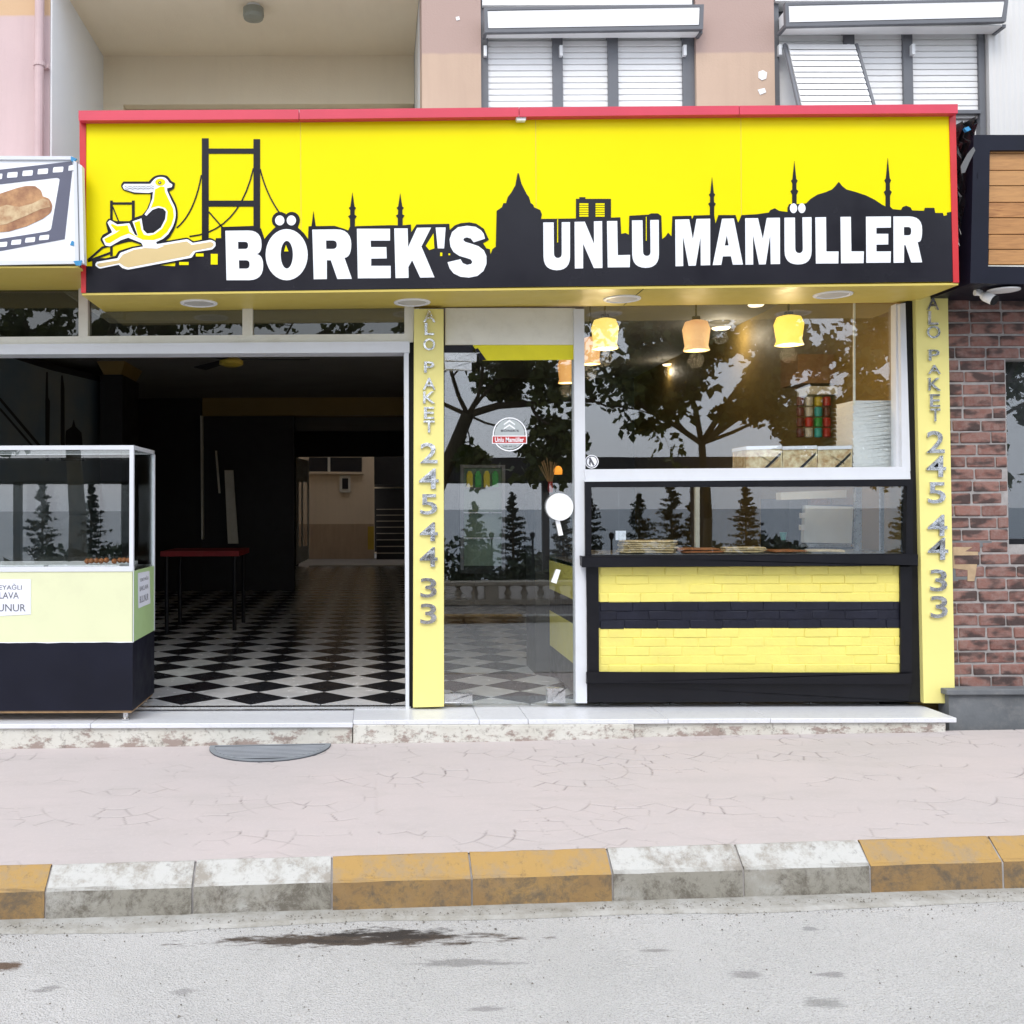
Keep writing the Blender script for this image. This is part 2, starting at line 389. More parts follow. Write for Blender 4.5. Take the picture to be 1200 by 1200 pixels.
def riser():
    k = NT('flaking white riser'); sep = k.node('ShaderNodeSeparateXYZ'); k.l.new(k.pos, sep.inputs[0])
    h = k.math('SUBTRACT', sep.outputs[2], k.math('MULTIPLY', sep.outputs[0], .0143))       # height above the sloping pavement
    n = k.noise(11, 8, .75, vec=k.scaled(.7, 1, 1.3))
    f = k.rng(k.math('ADD', k.rng(h, -.15, -.04, .12, -.03), n), .54, .62)
    c = k.mix(k.rng(k.noise(3, 5), .4, .7), L(.60, .59, .54), L(.50, .48, .42)); c = k.mix(f, c, L(.30, .24, .21))
    c = k.mix(k.math('MULTIPLY', k.rng(k.noise(25, 8, .8), .54, .64), .7), c, L(.14, .12, .10)); k.color(c); k.rough(.8); k.bump(n, .6, .01); return k.m
M['riser'] = riser()
M['tile_black'] = mat('black floor tile', L(.022, .023, .028), .22, var=.3, scale=4, bump=.05)
M['tile_white'] = mat('grey white floor tile', L(.72, .73, .75), .22, var=.2, scale=4, bump=.05)
M['grout'] = mat('grout', L(.12, .12, .12), .9)
def seamat():
    k = NT('calm sea'); k.color(L(.05, .09, .13)); k.rough(.35); k.bump(k.noise(.6, 6), .3, .2); return k.m
M['sea'] = seamat()
def cloudy(name, a, b, s): 
    k = NT(name); k.color(k.mix(k.rng(k.noise(s, 5, .6), .35, .68), a, b)); k.rough(.4); return k.m
M['bread'] = cloudy('bread photo print', L(.50, .27, .12), L(.22, .085, .04), 14)
M['bread2'] = cloudy('bread photo print light', L(.62, .48, .28), L(.36, .18, .08), 18)
M['food_print'] = cloudy('printed food pattern', L(.72, .63, .42), L(.42, .26, .12), 34)
M['mural'] = cloudy('dusk sky mural', L(.12, .17, .22), L(.22, .23, .21), 1.2)

# ------------------------------------------------------------------ SETTING: ground, pavement, kerb, road
SL = .0143
def zw(x, y): return -.128+SL*(x+.2)+.015*(y+.36)         # pavement surface
KA = (Uz(60, 1015, 0), None)
def kline(px, py):      # kerb back-top line, from points on the pavement plane
    d = ray(px, py); lo, hi = 2.0, 8.0
    for _ in range(40):
        t = (lo+hi)/2; p = CAM+d*t
        if p.z > zw(p.x, p.y): lo = t
        else: hi = t
    return CAM+d*lo
k1, k2 = kline(60, 1014), kline(1100, 983)
kdir = Vector((k2.x-k1.x, k2.y-k1.y, 0)).normalized(); kn = Vector((kdir.y, -kdir.x, 0))   # towards the road
def kp(s, off, dz=0):    # s metres along from k1, off metres to the road
    p = Vector((k1.x, k1.y, 0))+kdir*s+kn*off; return Vector((p.x, p.y, zw(p.x, p.y-0)+dz+.015*off))
def sk(px, py=1010):
    q = kline(px, py); return (Vector((q.x-k1.x, q.y-k1.y, 0))).dot(kdir)
# road sheet
g = MB(); A = [kp(-14, .27, -.166), kp(16, .27, -.166)]
def roadpt(s, off): p = kp(s, off); return Vector((p.x, p.y, -.325+SL*p.x-.0))
rd = MB(); rd.add([roadpt(-14, .085), roadpt(16, .085), (16, -7.05, -.325+SL*16), (-14, -7.05, -.325-SL*14)], [(0, 3, 2, 1)])
tag(rd.build('road', M['asphalt'], fix=False), kind='structure')
# gutter strip with a ragged road edge
vs, fs = [], []
N = 260
for i in range(N+1):
    s = -6+15*i/N; e = .20+.035*noise.noise(Vector((s*1.3, 0, 0)))+.012*noise.noise(Vector((s*9, 3, 0)))
    a, b, c2 = roadpt(s, .085), roadpt(s, e-.02), roadpt(s, e)
    vs += [a+Vector((0, 0, .016)), b+Vector((0, 0, .010)), c2+Vector((0, 0, .001))]
for i in range(N):
    fs += [(3*i, 3*i+1, 3*i+4, 3*i+3), (3*i+1, 3*i+2, 3*i+5, 3*i+4)]
gs = MB().add(vs, fs).build('gutter_strip', M['gutter'])
tag(gs, kind='structure')
rs0 = np.random.RandomState(12); gm = MB()
for i in range(2600):
    s = rs0.uniform(-1.5, 5.2); o_ = .12+abs(rs0.normal())*.07 if i < 1700 else rs0.uniform(.2, 2.0)
    sz = rs0.uniform(.0015, .0045)*(1.6 if rs0.rand() < .06 else 1); c = roadpt(s, o_)+Vector((0, 0, .012 if o_ < .18 else .002)); a = rs0.uniform(0, 6.28)
    q = [c+Vector((math.cos(a+t)*sz*rs0.uniform(.7, 1.3), math.sin(a+t)*sz*rs0.uniform(.7, 1.3), 0)) for t in (0, 2.1, 4.2)]
    gm.add(q+[c+Vector((0, 0, sz*rs0.uniform(.6, 1.2)))], [(0, 1, 3), (1, 2, 3), (2, 0, 3)])
tag(gm.build('gutter_grit', mat('grit', L(.22, .20, .17), .9, var=.6, scale=80), fix=False), kind='stuff')
# pavement: stamped fan pattern as real grooves
def pavement():
    nx, ny = 960, 270
    xs = np.linspace(-2.9, 4.6, nx); t = np.linspace(0, 1, ny)
    ykerb = k1.y+(xs-k1.x)*kdir.y/kdir.x-.004
    Xg = np.repeat(xs[None, :], ny, 0); Yg = ykerb[None, :]*(1-t[:, None])+(-.30)*t[:, None]
    Zg = -.128+SL*(Xg+.2)+.015*(Yg+.36)
    P, Q = .86, .43                         # fan width, row height
    best = np.full(Xg.shape, 9.); 
    j = np.zeros(Xg.shape)
    xr = Xg*0.97+Yg*.12; yr = Yg
    row = np.floor(yr/Q)
    r_out = np.zeros(Xg.shape); a_out = np.zeros(Xg.shape); found = np.zeros(Xg.shape, bool)
    for dr in (1, 0, -1):                   # scales: the nearer row covers the further one
        rr = row+dr; off = (rr % 2)*P/2
        cx = (np.floor((xr-off)/P+.5))*P+off; cy = rr*Q-Q*.15
        r = np.hypot(xr-cx, yr-cy); inside = (r < P/2*1.0)
        m = inside & ~found
        r_out[m] = r[m]; a_out[m] = np.arctan2(yr-cy, xr-cx)[m]; found |= inside
    ring = r_out/.108; fr = np.abs(ring-np.round(ring))*.108
    nseg = np.maximum(1, np.round(2*np.pi*np.maximum(.05, (np.floor(ring)+.5)*.108)/.12))
    aa = a_out/(2*np.pi)*nseg+np.floor(ring)*.5; fa = np.abs(aa-np.round(aa))*2*np.pi*np.maximum(r_out, .05)/nseg
    dist = np.minimum(fr, fa)
    rng = np.random.RandomState(3)
    def vnoise(sx, sy, seed):
        rs = np.random.RandomState(seed); gx = rs.rand(64, 64)
        u = (Xg*sx) % 63; v = (Yg*sy+20) % 63; iu = u.astype(int); iv = v.astype(int); fu = u-iu; fv = v-iv
        fu = fu*fu*(3-2*fu); fv = fv*fv*(3-2*fv)
        return gx[iv, iu]*(1-fu)*(1-fv)+gx[iv, iu+1]*fu*(1-fv)+gx[iv+1, iu]*(1-fu)*fv+gx[iv+1, iu+1]*fu*fv
    wear = np.clip((vnoise(2.2, 5, 1)*.45+vnoise(6, 11, 2)*.55-.50)*3.6, 0, 1)
    jn = np.clip(1-dist/.0050, 0, 1)*wear*(found)
    dust = np.clip((np.abs(Yg+.345)-.0)/.03, 0, 1)
    Zg = Zg-jn*.006+(vnoise(1.5, 1.5, 5)-.5)*.006+(vnoise(8, 8, 6)-.5)*.0022
    v = np.stack([Xg, Yg, Zg], -1).reshape(-1, 3)
    idx = np.arange(nx*ny).reshape(ny, nx)
    f = np.stack([idx[:-1, :-1], idx[:-1, 1:], idx[1:, 1:], idx[1:, :-1]], -1).reshape(-1, 4)
    me = bpy.data.meshes.new('sidewalk'); me.vertices.add(len(v)); me.vertices.foreach_set('co', v.ravel())
    me.loops.add(f.size); me.loops.foreach_set('vertex_index', f.ravel().astype(np.int32))
    me.polygons.add(len(f)); me.polygons.foreach_set('loop_start', np.arange(0, f.size, 4, dtype=np.int32)); me.polygons.foreach_set('loop_total', np.full(len(f), 4, dtype=np.int32))
    me.update(calc_edges=True); me.polygons.foreach_set('use_smooth', np.ones(len(f), bool))
    at = me.attributes.new('joint', 'FLOAT', 'POINT'); at.data.foreach_set('value', jn.ravel().astype(np.float32))
    me.materials.append(M['walk']); o = link('sidewalk', me); tag(o, kind='structure')
    # plain continuation outside the picture
    b = MB()
    for xa, xb in ((-14, -2.9), (4.6, 14)):
        b.add([(xa, k1.y+(xa-k1.x)*kdir.y/kdir.x, zw(xa, -2)), (xb, k1.y+(xb-k1.x)*kdir.y/kdir.x, zw(xb, -2)), (xb, -.3, zw(xb, -.3)), (xa, -.3, zw(xa, -.3))], [(0, 1, 2, 3)])
    tag(b.build('sidewalk_beyond', M['walk'], fix=False), kind='structure')
pavement()
# kerb stones
kerb = empty('kerb', kp(0, 0)); tag(kerb, kind='structure')
bounds = [sk(p, q) for p, q in ((62, 1014), (230, 1009), (389, 1005), (548, 997), (707, 991), (857, 988), (1003, 985))]
step = (bounds[-1]-bounds[0])/6
allb = [bounds[0]-step*i for i in range(8, 0, -1)]+bounds+[bounds[-1]+step*i for i in range(1, 9)]
for i in range(len(allb)-1):
    a, b = allb[i]+.004, allb[i+1]-.004; m = (i-8)//2
    j1, j2 = random.uniform(-.004, .004), random.uniform(-.003, .003)
    prof = [(0, 0.004), (.012, .006), (.083, -.052+j2), (.089, -.0525+j2), (.096, -.062), (.10, -.21), (0, -.21)]
    mb = MB(); nseg = 5; rings = []
    for q in range(nseg+1):
        s = a+(b-a)*q/nseg
        rings.append([kp(s, o+j1+random.uniform(-.0012, .0012), z+random.uniform(-.0015, .0015)) for o, z in prof])
    vs = [p for r in rings for p in r]; n = len(prof); fs = []
    for q in range(nseg):
        for e in range(n): fs.append((q*n+e, q*n+(e+1) % n, (q+1)*n+(e+1) % n, (q+1)*n+e))
    fs += [tuple(range(n)), tuple(range(nseg*n, nseg*n+n))]
    mb.add(vs, fs); mb.build('kerb_stone', M['kerb_white'] if (m % 2 == 0) else M['kerb_ochre'], kerb)
# mortar between stones
mb = MB()
for b in allb: 
    ring = lambda s: [kp(s, o, z) for o, z in ((0, -.003), (.012, -.004), (.078, -.055), (.092, -.068), (.094, -.2), (0, -.2))]
    mb.hexa(ring(b-.006), ring(b+.006))
mb.build('mortar_joint', M['mortar'], kerb)
# ground under everything, and the other side of the road
gnd = MB(); gnd.add([(-60, -7.3, -.9), (60, -7.3, -.9), (60, 60, -.9), (-60, 60, -.9)], [(0, 1, 2, 3)]); tag(gnd.build('ground', M['soil'], fix=False), kind='structure')
sea = MB(); sea.add([(-4000, -4000, -5), (4000, -4000, -5), (4000, -60, -5), (-4000, -60, -5)], [(0, 1, 2, 3)]); tag(sea.build('sea', M['sea'], fix=False), kind='structure')
sh = MB()
sh.add([(-60, -60, -6), (60, -60, -6), (60, -30, -1.6), (-60, -30, -1.6), (60, -13.6, -.5), (-60, -13.6, -.5)], [(0, 1, 2, 3), (3, 2, 4, 5)])
tag(sh.build('shore_slope', M['soil'], fix=False), kind='structure')
pr = MB(); pr.box(-30, 30, -13.6, -7.22, -1.2, -.21); tag(pr.build('promenade', M['promen']), kind='structure')
fk = empty('far_kerb', (0, -7.1, -.33)); tag(fk, kind='structure')
for i in range(-14, 22):
    b = MB(); b.box(i*.75-.37, i*.75+.37, -7.22, -7.06, -.6, -.2+0*i)
    b.build('kerb_stone', M['kerb_ochre'] if i in (-7, -6, -1, 0, 1+0, 5, 6, 11, 12) and i not in (0,) or i in (1, 2) else M['kerb_white'], fk, bevel=.015)

# ------------------------------------------------------------------ front step
st = empty('front_step', (0, -.3, -.13)); tag(st, kind='structure')
def slab(pxs, yf, zt, name, m, z0=None, parent=st, h=.03):
    pass
FY = -.345
xa, xb, xc, xd = X0(-160, FY), X0(413, FY), X0(740, FY), X0(1117, FY)
joints = [xa, X0(108, FY), xb, X0(560, FY), X0(617, FY), X0(780, FY), X0(900, FY), xd]
for i in range(len(joints)-1):
    a, b = joints[i]+.0012, joints[i+1]-.0012
    yf = FY-(.018 if b < xb+.01 else 0)-(.006 if xb-.01 < a and b < xc+.2 else 0)
    zt = 0.0-(.012 if b < xb+.01 else 0)
    m = MB(); m.box(a, b, yf, .06, zt-.026, zt); m.build('marble_slab', M['marble'], st, bevel=.003)
m = MB(); m.box(xa, xb-.004, FY+.0, .05, -.3, -.0385); m.build('riser', M['riser'], st, bevel=.004)
m = MB(); m.box(xb+.001, xc-.001, FY-.012, .05, -.3, -.0265); m.build('riser', M['riser'], st, bevel=.003)
m = MB(); m.box(xc+.002, xd-.05, FY+.018, .05, -.3, -.0265); m.build('riser', M['riser'], st, bevel=.006)

# half round doormat
dm = empty('doormat', Uz(319, 872, -.13), 'grey half-round ribbed doormat lying on the pink pavement against the step', 'doormat')
mc = Uz(319, 868, -.125); rx, ry = .33, .34
zt = zw(mc.x, mc.y)+.014
yb = FY-.03
ctr = Vector((mc.x, yb, 0))
arc = [Vector((ctr.x+rx*math.cos(a), ctr.y-ry*math.sin(a), 0)) for a in [math.pi*i/24 for i in range(25)]]
arc2 = [Vector((ctr.x+(rx-.03)*math.cos(a), ctr.y-.012-(ry-.042)*math.sin(a), 0)) for a in [math.pi*i/24 for i in range(25)]]
zf = lambda p: zw(p.x, p.y)
b = MB(); b.hexa([p+Vector((0, 0, zf(p)+.006)) for p in arc], [p+Vector((0, 0, zf(p)-.004)) for p in arc]); b.build('base', mat('grey rubber base', L(.06, .065, .075), .7), dm)
b = MB()
for i in range(24):
    q = [arc[i], arc[i+1], arc2[i+1], arc2[i]]; b.hexa([p+Vector((0, 0, zf(p)+.0095)) for p in q], [p+Vector((0, 0, zf(p)+.0062)) for p in q])
q = [arc[0], arc[24], arc2[24], arc2[0]]; b.hexa([p+Vector((0, 0, zf(p)+.0095)) for p in q], [p+Vector((0, 0, zf(p)+.0062)) for p in q])
b.build('rim', mat('grey rubber', L(.22, .24, .26), .6), dm)
mrib = mat('grey rubber rib', L(.34, .36, .39), .6)
for i in range(1, 10):
    yy = ctr.y-.012-i*.028; t = (ctr.y-.012-yy)/(ry-.042)
    if t >= 1: continue
    xx = (rx-.032)*math.sqrt(1-t*t); b = MB(); Q_ = [Vector((ctr.x-xx, yy-.006, 0)), Vector((ctr.x+xx, yy-.006, 0)), Vector((ctr.x+xx, yy+.006, 0)), Vector((ctr.x-xx, yy+.006, 0))]; b.hexa([p+Vector((0, 0, zf(p)+.0085)) for p in Q_], [p+Vector((0, 0, zf(p)+.0063)) for p in Q_]); b.build('rib', mrib, dm)

# ------------------------------------------------------------------ apartment building above
bd = empty('apartment_building', (1, 0, 2.5), 'pink and beige apartment building above the shops with a recessed balcony and shuttered windows', 'building')
ZS, ZT = 2.5, 9.0
xl0, xl1 = -9.0, X0(56)
b = MB(); b.box(xl0, xl1, 0, .3, ZS, ZT); b.build('wall', M['wall_left'], bd)
xr0 = X0(497); bxd = 1.14
b = MB(); b.box(xl1+.001, X0(57)+.16, .0, .0+.005, ZS, ZT)
side = MB(); side.box(xl1+.002, xl1+.012, .002, bxd, ZS, ZT); side.build('balcony_side_wall', M['balcony_side'], bd)
# the side wall starts at the frontage: a white strip
zc = U(118, 66, bxd).z
b = MB(); b.box(xl1+.012, xr0-.002, .003, bxd, zc, zc+.25); b.build('balcony_ceiling', M['balcony'], bd)
zl = U(300, 122, bxd).z
b = MB(); b.box(xl1+.012, xr0-.002, bxd, bxd+.2, zl, zc); b.build('balcony_back_wall', M['balcony'], bd)
b = MB(); b.box(xl1+.012, X0(143, bxd), bxd, bxd+.2, ZS, zl-.001)
b.box(X0(143, bxd), xr0, bxd+.09, bxd+.2, ZS, zl-.001); b.build('balcony_back_wall', M['balcony'], bd)
b = MB(); b.box(xl1+.012, xr0, .003, bxd, 2.8, 2.92); b.build('balcony_floor', M['roof'], bd)
b = MB(); b.box(xl1+.012, xr0, .003, .12, zc+.25, ZT); b.build('balcony_parapet', M['wall_mid'], bd)
# right part
W1, W2 = (567, 822), (915, 1168)
def wallbox(pa, pb, z0=3.0, z1=5.35, m='wall_mid', y0=0.0, y1=.3):
    b = MB(); b.box(X0(pa) if isinstance(pa, int) else pa, X0(pb) if isinstance(pb, int) else pb, y0, y1, z0, z1); return b.build('wall', M[m], bd)
wallbox(497, W1[0]); wallbox(W1[1], W2[0])
wallbox(497, W2[1], 5.35, ZT); wallbox(497, W2[1], ZS, 3.0)
wallbox(W2[1]+1, 12.0, ZS, ZT, 'siding')
b = MB(); b.box(xr0, xr0+.012, .3, bxd, ZS, ZT); b.build('balcony_side_wall', M['balcony_side'], bd)
b = MB(); b.box(-9, 12, bxd+.21, 15, 2.95, ZT); b.box(-9, 12, .31, bxd+.2, ZT-.2, ZT); b.build('roof', M['roof'], bd)
for i, pl in enumerate(([(889, 84), (894, 82), (899, 85), (898, 92), (893, 94), (889, 91)], [(888, 105), (896, 103), (898, 108), (891, 111)], [(534, 20), (538, 19), (539, 23), (535, 24)])):
    prism('plaster_chip', pl, -.004, .001, M['balcony_side'], bd)
# drainpipe
b = MB(); pxp = 43; p0 = X0(43, -.06)
b.bar((p0, -.055, 2.75), (p0, -.055, ZT), .027, 14)
dp = b.build('drainpipe', mat('pink painted pipe', L(.55, .40, .40), .5, var=.15), bd, smooth=False)
b = MB(); b.bar((p0, -.055, Z0(78)-.012), (p0, -.055, Z0(78)+.012), .033, 14); b.box(p0-.045, p0+.045, -.03, .0, Z0(78)-.01, Z0(78)+.01); b.build('pipe_bracket', M['wall_left'], dp)
# balcony lamp
lp = U(297, 28, .42)
bl = empty('ceiling_lamp', (lp.x, .42, zc), 'round grey ceiling lamp under the balcony slab', 'lamp')
b = MB(); b.lathe((lp.x, .42, zc), [(.045, 0), (.045, -.02), (.065, -.022)], 24); b.build('lamp_base', M['plastic_white'], bl, smooth=False)
b = MB(); b.lathe((lp.x, .42, zc), [(.066, -.022), (.067, -.065), (.06, -.085), (.03, -.092)], 24); b.build('lamp_shade', mat('dusty grey glass', L(.27, .28, .23), .35), bl)
def lighted_window(Wx, boxq, shut, topz_px, tilt=False, low=124, lblx=None):
    x0, x1 = X0(Wx[0]), X0(Wx[1])
    w_ = MB(); z0 = Z0(low)
    ml = [(Wx[0], shut[0][0])]+[(shut[i][1], shut[i+1][0]) for i in range(len(shut)-1)]+[(shut[-1][1], Wx[1])]
    for a, c in ml: w_.box(X0(a), X0(c), .03, .12, 3.0, 5.3)
    w_.box(x0, x1, .14, .16, 3.0, 5.3)
    fr = w_.build('shuttered_window', M['grey_frame'], bd)
    # white panel above the box
    b = MB(); b.box(x0+.01, x1-.02, .0, .13, Z0(boxq[1]), 5.3); b.build('upper_panel', M['blind'], fr)
    # shutter box: frame plus panel
    (ax, ay), (bx_, by_), (cx, cy), (dx, dy), prot = boxq[2:]
    prism('box_panel', [(ax+4, ay+4), (bx_-5, by_+3), (cx-5, cy-5), (dx+4, dy-5)], -prot+.004, .02, M['blind'], fr)
    prism('box_frame', [(ax, ay), (bx_, by_), (cx, cy), (dx, dy)], -prot, -prot+.03, M['grey_frame'], fr, holes=[[(ax+4.2, ay+3), (bx_-4.5, by_+3), (cx-4.5, cy-4), (dx+4.2, dy-4)]])
    zt2, zb2 = U(dx, ay, -prot).z, U(dx, dy, -prot).z
    b = MB(); b.box(U(ax, ay, -prot).x+.021, U(bx_, by_, -prot).x-.021, -prot+.031, 0, zb2+.012, zb2+.02); b.build('box_underside', M['blind'], fr)
    for xs_ in (U(ax, ay, -prot).x, U(bx_, by_, -prot).x-.02):
        b = MB(); b.box(xs_, xs_+.02, -prot+.03, .0, zb2+.004, zb2+.022); b.build('box_frame', M['grey_frame'], fr)
    return fr
def slats(fr, pa, pb, pt, pbm, pitch=7.35, tilt=0):
    z1, z0 = Z0(pt), Z0(pbm); h = pitch*6/1200; n = int((z1-z0)/h)+1
    xa_, xb_ = X0(pa), X0(pb)
    b = MB(); b.add([(0, 0, 0), (1, 0, 0), (1, -.004, -h*.15), (0, -.004, -h*.15), (1, -.004, -h*.85), (0, -.004, -h*.85), (1, .002, -h*.96), (0, .002, -h*.96)], [(0, 1, 2, 3), (3, 2, 4, 5), (5, 4, 6, 7)])
    me = b.mesh('slat', M['blind'], fix=False)
    for i in range(n):
        zz_ = z1-h*i; dy = -(i-tilt_start)*h*math.tan(tilt) if (tilt and i > tilt_start) else 0
        o = link('slat', me, fr, (xa_+(.0 if not tilt else .0), .055+dy, zz_-(0))); o.scale = (xb_-xa_, 1, 1)
        if tilt and i > tilt_start:
            k_ = (i-tilt_start)*h; o.location = Vector((xa_+shx*k_, .055-k_*math.sin(tilt), z1-h*tilt_start-k_*math.cos(tilt)))-wloc(fr); o.rotation_euler = (-tilt, 0, 0)
    b = MB(); b.box(xa_, xb_, .075, .09, 3.0, z1+.03); b.build('shutter_backing', M['blind'], fr)
tilt_start = 2; shx = .0
f1 = lighted_window(W1, (567, 6, (567, 9), (825, 5), (824, 34), (568, 38), .10), [(576, 653), (665, 719), (731, 808)], 42)
for a, c in ((576, 653), (665, 719), (731, 808)): slats(f1, a, c, 43, 130)
f2 = lighted_window(W2, (915, 2, (920, 3), (1182, -2), (1179, 25), (921, 31), .13), [(923, 1001), (1013, 1071), (1082, 1161)], 38)
slats(f2, 1013, 1071, 36, 130); slats(f2, 1082, 1161, 36, 130)
for (a, c) in ((572, 1), (662, 1), (809, 1), (1080, 1), (1003, 1), (922, 1)):
    b = MB(); xq = X0(a); b.box(xq-.008, xq+.01, .0, .03, Z0(65), Z0(53)); b.build('hinge', M['plastic_white'], f1 if a < 900 else f2)
b = MB(); b.box(X0(1082), X0(1161), .02, .075, Z0(133), Z0(129)); b.build('bottom_rail', M['grey_frame'], f2)
# swung out left shutter, sheared to the side by its projecting arm
zt_, zb_ = Z0(50), Z0(124)
ht = (zt_-zb_); ang = R(17)
top = [U(923, 52, -.0), U(1001, 52, -.0)]; bot = [U(940, 126, -.24), U(1022, 126, -.24)]
sw = MB(); sw.hexa([top[0], top[1], bot[1], bot[0]], [p+Vector((0, .015, 0)) for p in (top[0], top[1], bot[1], bot[0])]); sash = sw.build('swung_shutter', M['blind'], f2)
for i in range(11):
    t0_, t1_ = i/11+.004, (i+1)/11-.004; q = lambda a, b_, t: a.lerp(b_, t)
    A_ = [q(top[0], bot[0], t0_), q(top[1], bot[1], t0_), q(top[1], bot[1], t1_), q(top[0], bot[0], t1_)]
    A_[2] += Vector((0, -.008, 0)); A_[3] += Vector((0, -.008, 0)); A_ = [p+Vector((0, -.002, 0)) for p in A_]
    MB().hexa(A_, [p+Vector((0, .003, 0)) for p in A_]).build('slat', M['blind'], f2)
for e in (0, 1):
    b = MB(); o_ = Vector((-.015 if e == 0 else .015, .005, 0)); b.bar(top[e]+o_, bot[e]+o_, .012, 6); b.build('shutter_edge', M['grey_frame'], f2)
slats(f2, 923, 1001, 38, 52)

# ------------------------------------------------------------------ fascia sign
SY = -.45
sg = empty('fascia_sign', (.85, SY, 2.3), 'long yellow fascia sign with black skyline, bird emblem and BÖREK\'S UNLU MAMÜLLER lettering', 'sign')
prism('sign_face', [(101, 139), (1114, 130), (1119, 330), (101, 343)], SY, -.30, M['yellow_print'], sg)
cap = [(92, 129.5), (350, 128.2), (350, 139.5), (92, 141)]
prism('flashing', cap, SY-.05, SY-.001, M['red_metal'], sg)
prism('flashing', [(350.8, 128.2), (608, 125.7), (608, 136.5), (350.8, 139.5)], SY-.05, SY-.001, M['red_metal'], sg)
prism('flashing', [(608.7, 125.7), (866, 123.8), (866, 134), (608.7, 136.5)], SY-.05, SY-.001, M['red_metal'], sg)
prism('flashing', [(866.7, 123.8), (1122.5, 122), (1122.5, 132.5), (866.7, 134)], SY-.05, SY-.001, M['red_metal'], sg)
prism('top_cover', [(100, 131), (1114, 123.5), (1114, 127), (100, 135)], SY-.0005, -.02, M['white_frame'], sg)
prism('drip_clip', [(604, 135), (617, 135), (616, 141), (606, 141)], SY-.04, SY-.01, M['plastic_white'], sg)
prism('side_trim', [(93, 142), (100.5, 142), (100.6, 343), (95, 343)], SY-.006, -.02, M['red_trim'], sg)
prism('side_trim', [(1112.5, 134), (1120, 133), (1124, 331), (1117.2, 331)], SY-.006, -.02, M['red_trim'], sg)
# soffit
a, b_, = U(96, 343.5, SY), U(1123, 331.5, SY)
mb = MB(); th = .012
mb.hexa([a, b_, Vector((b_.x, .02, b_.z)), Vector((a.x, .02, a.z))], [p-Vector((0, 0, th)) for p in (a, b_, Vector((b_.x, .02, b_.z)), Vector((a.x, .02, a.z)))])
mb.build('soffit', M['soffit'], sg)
def soffz(x): t = (x-a.x)/(b_.x-a.x); return a.z+(b_.z-a.z)*t-th
q1, q2 = U(757, 337, SY), U(735, 356, -.1)
mb = MB(); xj = X0(757, SY); mb.box(xj-.002, xj+.002, SY+.005, 0, soffz(xj)-.0015, soffz(xj)+.002); mb.build('panel_joint', M['black_flat'], sg)
for a_, c_ in ((352, 352.4), (627.5, 628.0), (868, 868.4)): prism('panel_seam', [(a_, 138), (c_, 138), (c_+1, 336), (a_+1, 336)], SY-.0008, SY+.001, M['soffit'], sg)
# prints
y1_ = SY-.003
PK = [(101, 343), (101, 312), (108, 312), (108, 305), (122, 303), (150, 309), (205, 312), (207, 296), (222, 290), (252, 284), (253, 279), (259, 279), (259, 266)]
PK += [(301, 264.5), (306, 268), (310, 280)]
PK += [(313, 276), (320, 268.5), (323, 266)]+[(328+9.5*math.cos(t), 258+9.8*math.sin(t)) for t in [math.pi*(.85+.95*i/8) for i in range(9)]][:8]
PK += [(335, 250.5)]+[(342+9.5*math.cos(t), 258+9.8*math.sin(t)) for t in [math.pi*(1.2+.9*i/8) for i in range(9)]]
PK += [(349, 266.5), (356, 273), (361, 280), (361.5, 265.2)]
def minaret(x, top, base, w=1.0, n=2):
    h = base-top
    L_ = [(-2.6*w, 1), (-2.6*w, .78), (-4.6*w, .70), (-2.4*w, .66), (-2.3*w, .52), (-3.9*w, .46), (-2.2*w, .42), (0, 0)]
    lft = [(x+a, top+h*t) for a, t in L_]; rgt = [(x-a, top+h*t) for a, t in reversed(L_[:-1])]
    return lft+rgt
PK += [(365, 265), (367.3, 247), (370, 265), (392, 264.6), (403, 268), (408, 270)]+minaret(413, 225, 265.5, 1.1)+[(417, 265)]
PK += [(458, 263.8)]+minaret(469, 226, 264, 1.1)+[(481.5, 263), (482, 272), (488, 263), (526.5, 262.2), (527, 269.5), (533, 264), (540, 261.5), (550, 260.5), (558, 262), (567, 268), (573, 281), (566, 285), (570, 291), (574, 292), (575, 298), (577, 292)]
PK += [(581, 289), (582, 247), (588, 243), (590, 238), (593, 238), (595, 231), (599, 226), (604, 217), (606.5, 203), (608, 203), (611, 215), (617, 227), (620, 231), (622, 238), (625, 240), (626, 243), (633, 246), (635, 251), (634, 256.5)]
PK += [(675, 256), (675, 233), (679, 233), (679, 231), (686, 231), (686, 233), (716, 233), (716, 255), (727, 254.5), (728, 274), (733, 273), (737, 275), (737.5, 252.8), (760, 251.5), (763, 250), (771, 250), (775, 253), (776, 280), (780, 277), (783, 272.5), (787, 277), (788, 253.3), (810, 252.7), (811, 257), (813, 252.5)]
PK += [(831, 252)]+minaret(834.5, 207.5, 252, .95)+[(838.5, 262), (842, 252), (862, 252), (865, 261), (867, 257), (869, 252), (887, 251), (901, 249), (903, 246), (908, 244), (913, 247), (923, 248.5)]
PK += [(923, 243), (925, 239)]+minaret(931, 188.5, 239, 1.0)+[(940, 239), (945, 238), (950, 233), (958, 228), (968, 225), (975, 222), (979, 218), (983, 213), (987, 218), (992, 222), (1003, 225), (1015, 229), (1025, 234), (1034, 240), (1036, 241)]
PK += minaret(1040.5, 185, 242, 1.0)+[(1046, 245), (1056, 246), (1058, 242.5), (1062, 241), (1067, 243), (1069, 246.5), (1083, 247), (1084, 243.5), (1095, 243.5), (1096, 249.5), (1105, 249.5), (1106, 253), (1110, 252), (1110, 249), (1116, 248), (1118.5, 330), (900, 332.8), (600, 336.5), (350, 340)]
prism('skyline_print', PK, y1_, SY+.001, M['black_print'], sg)
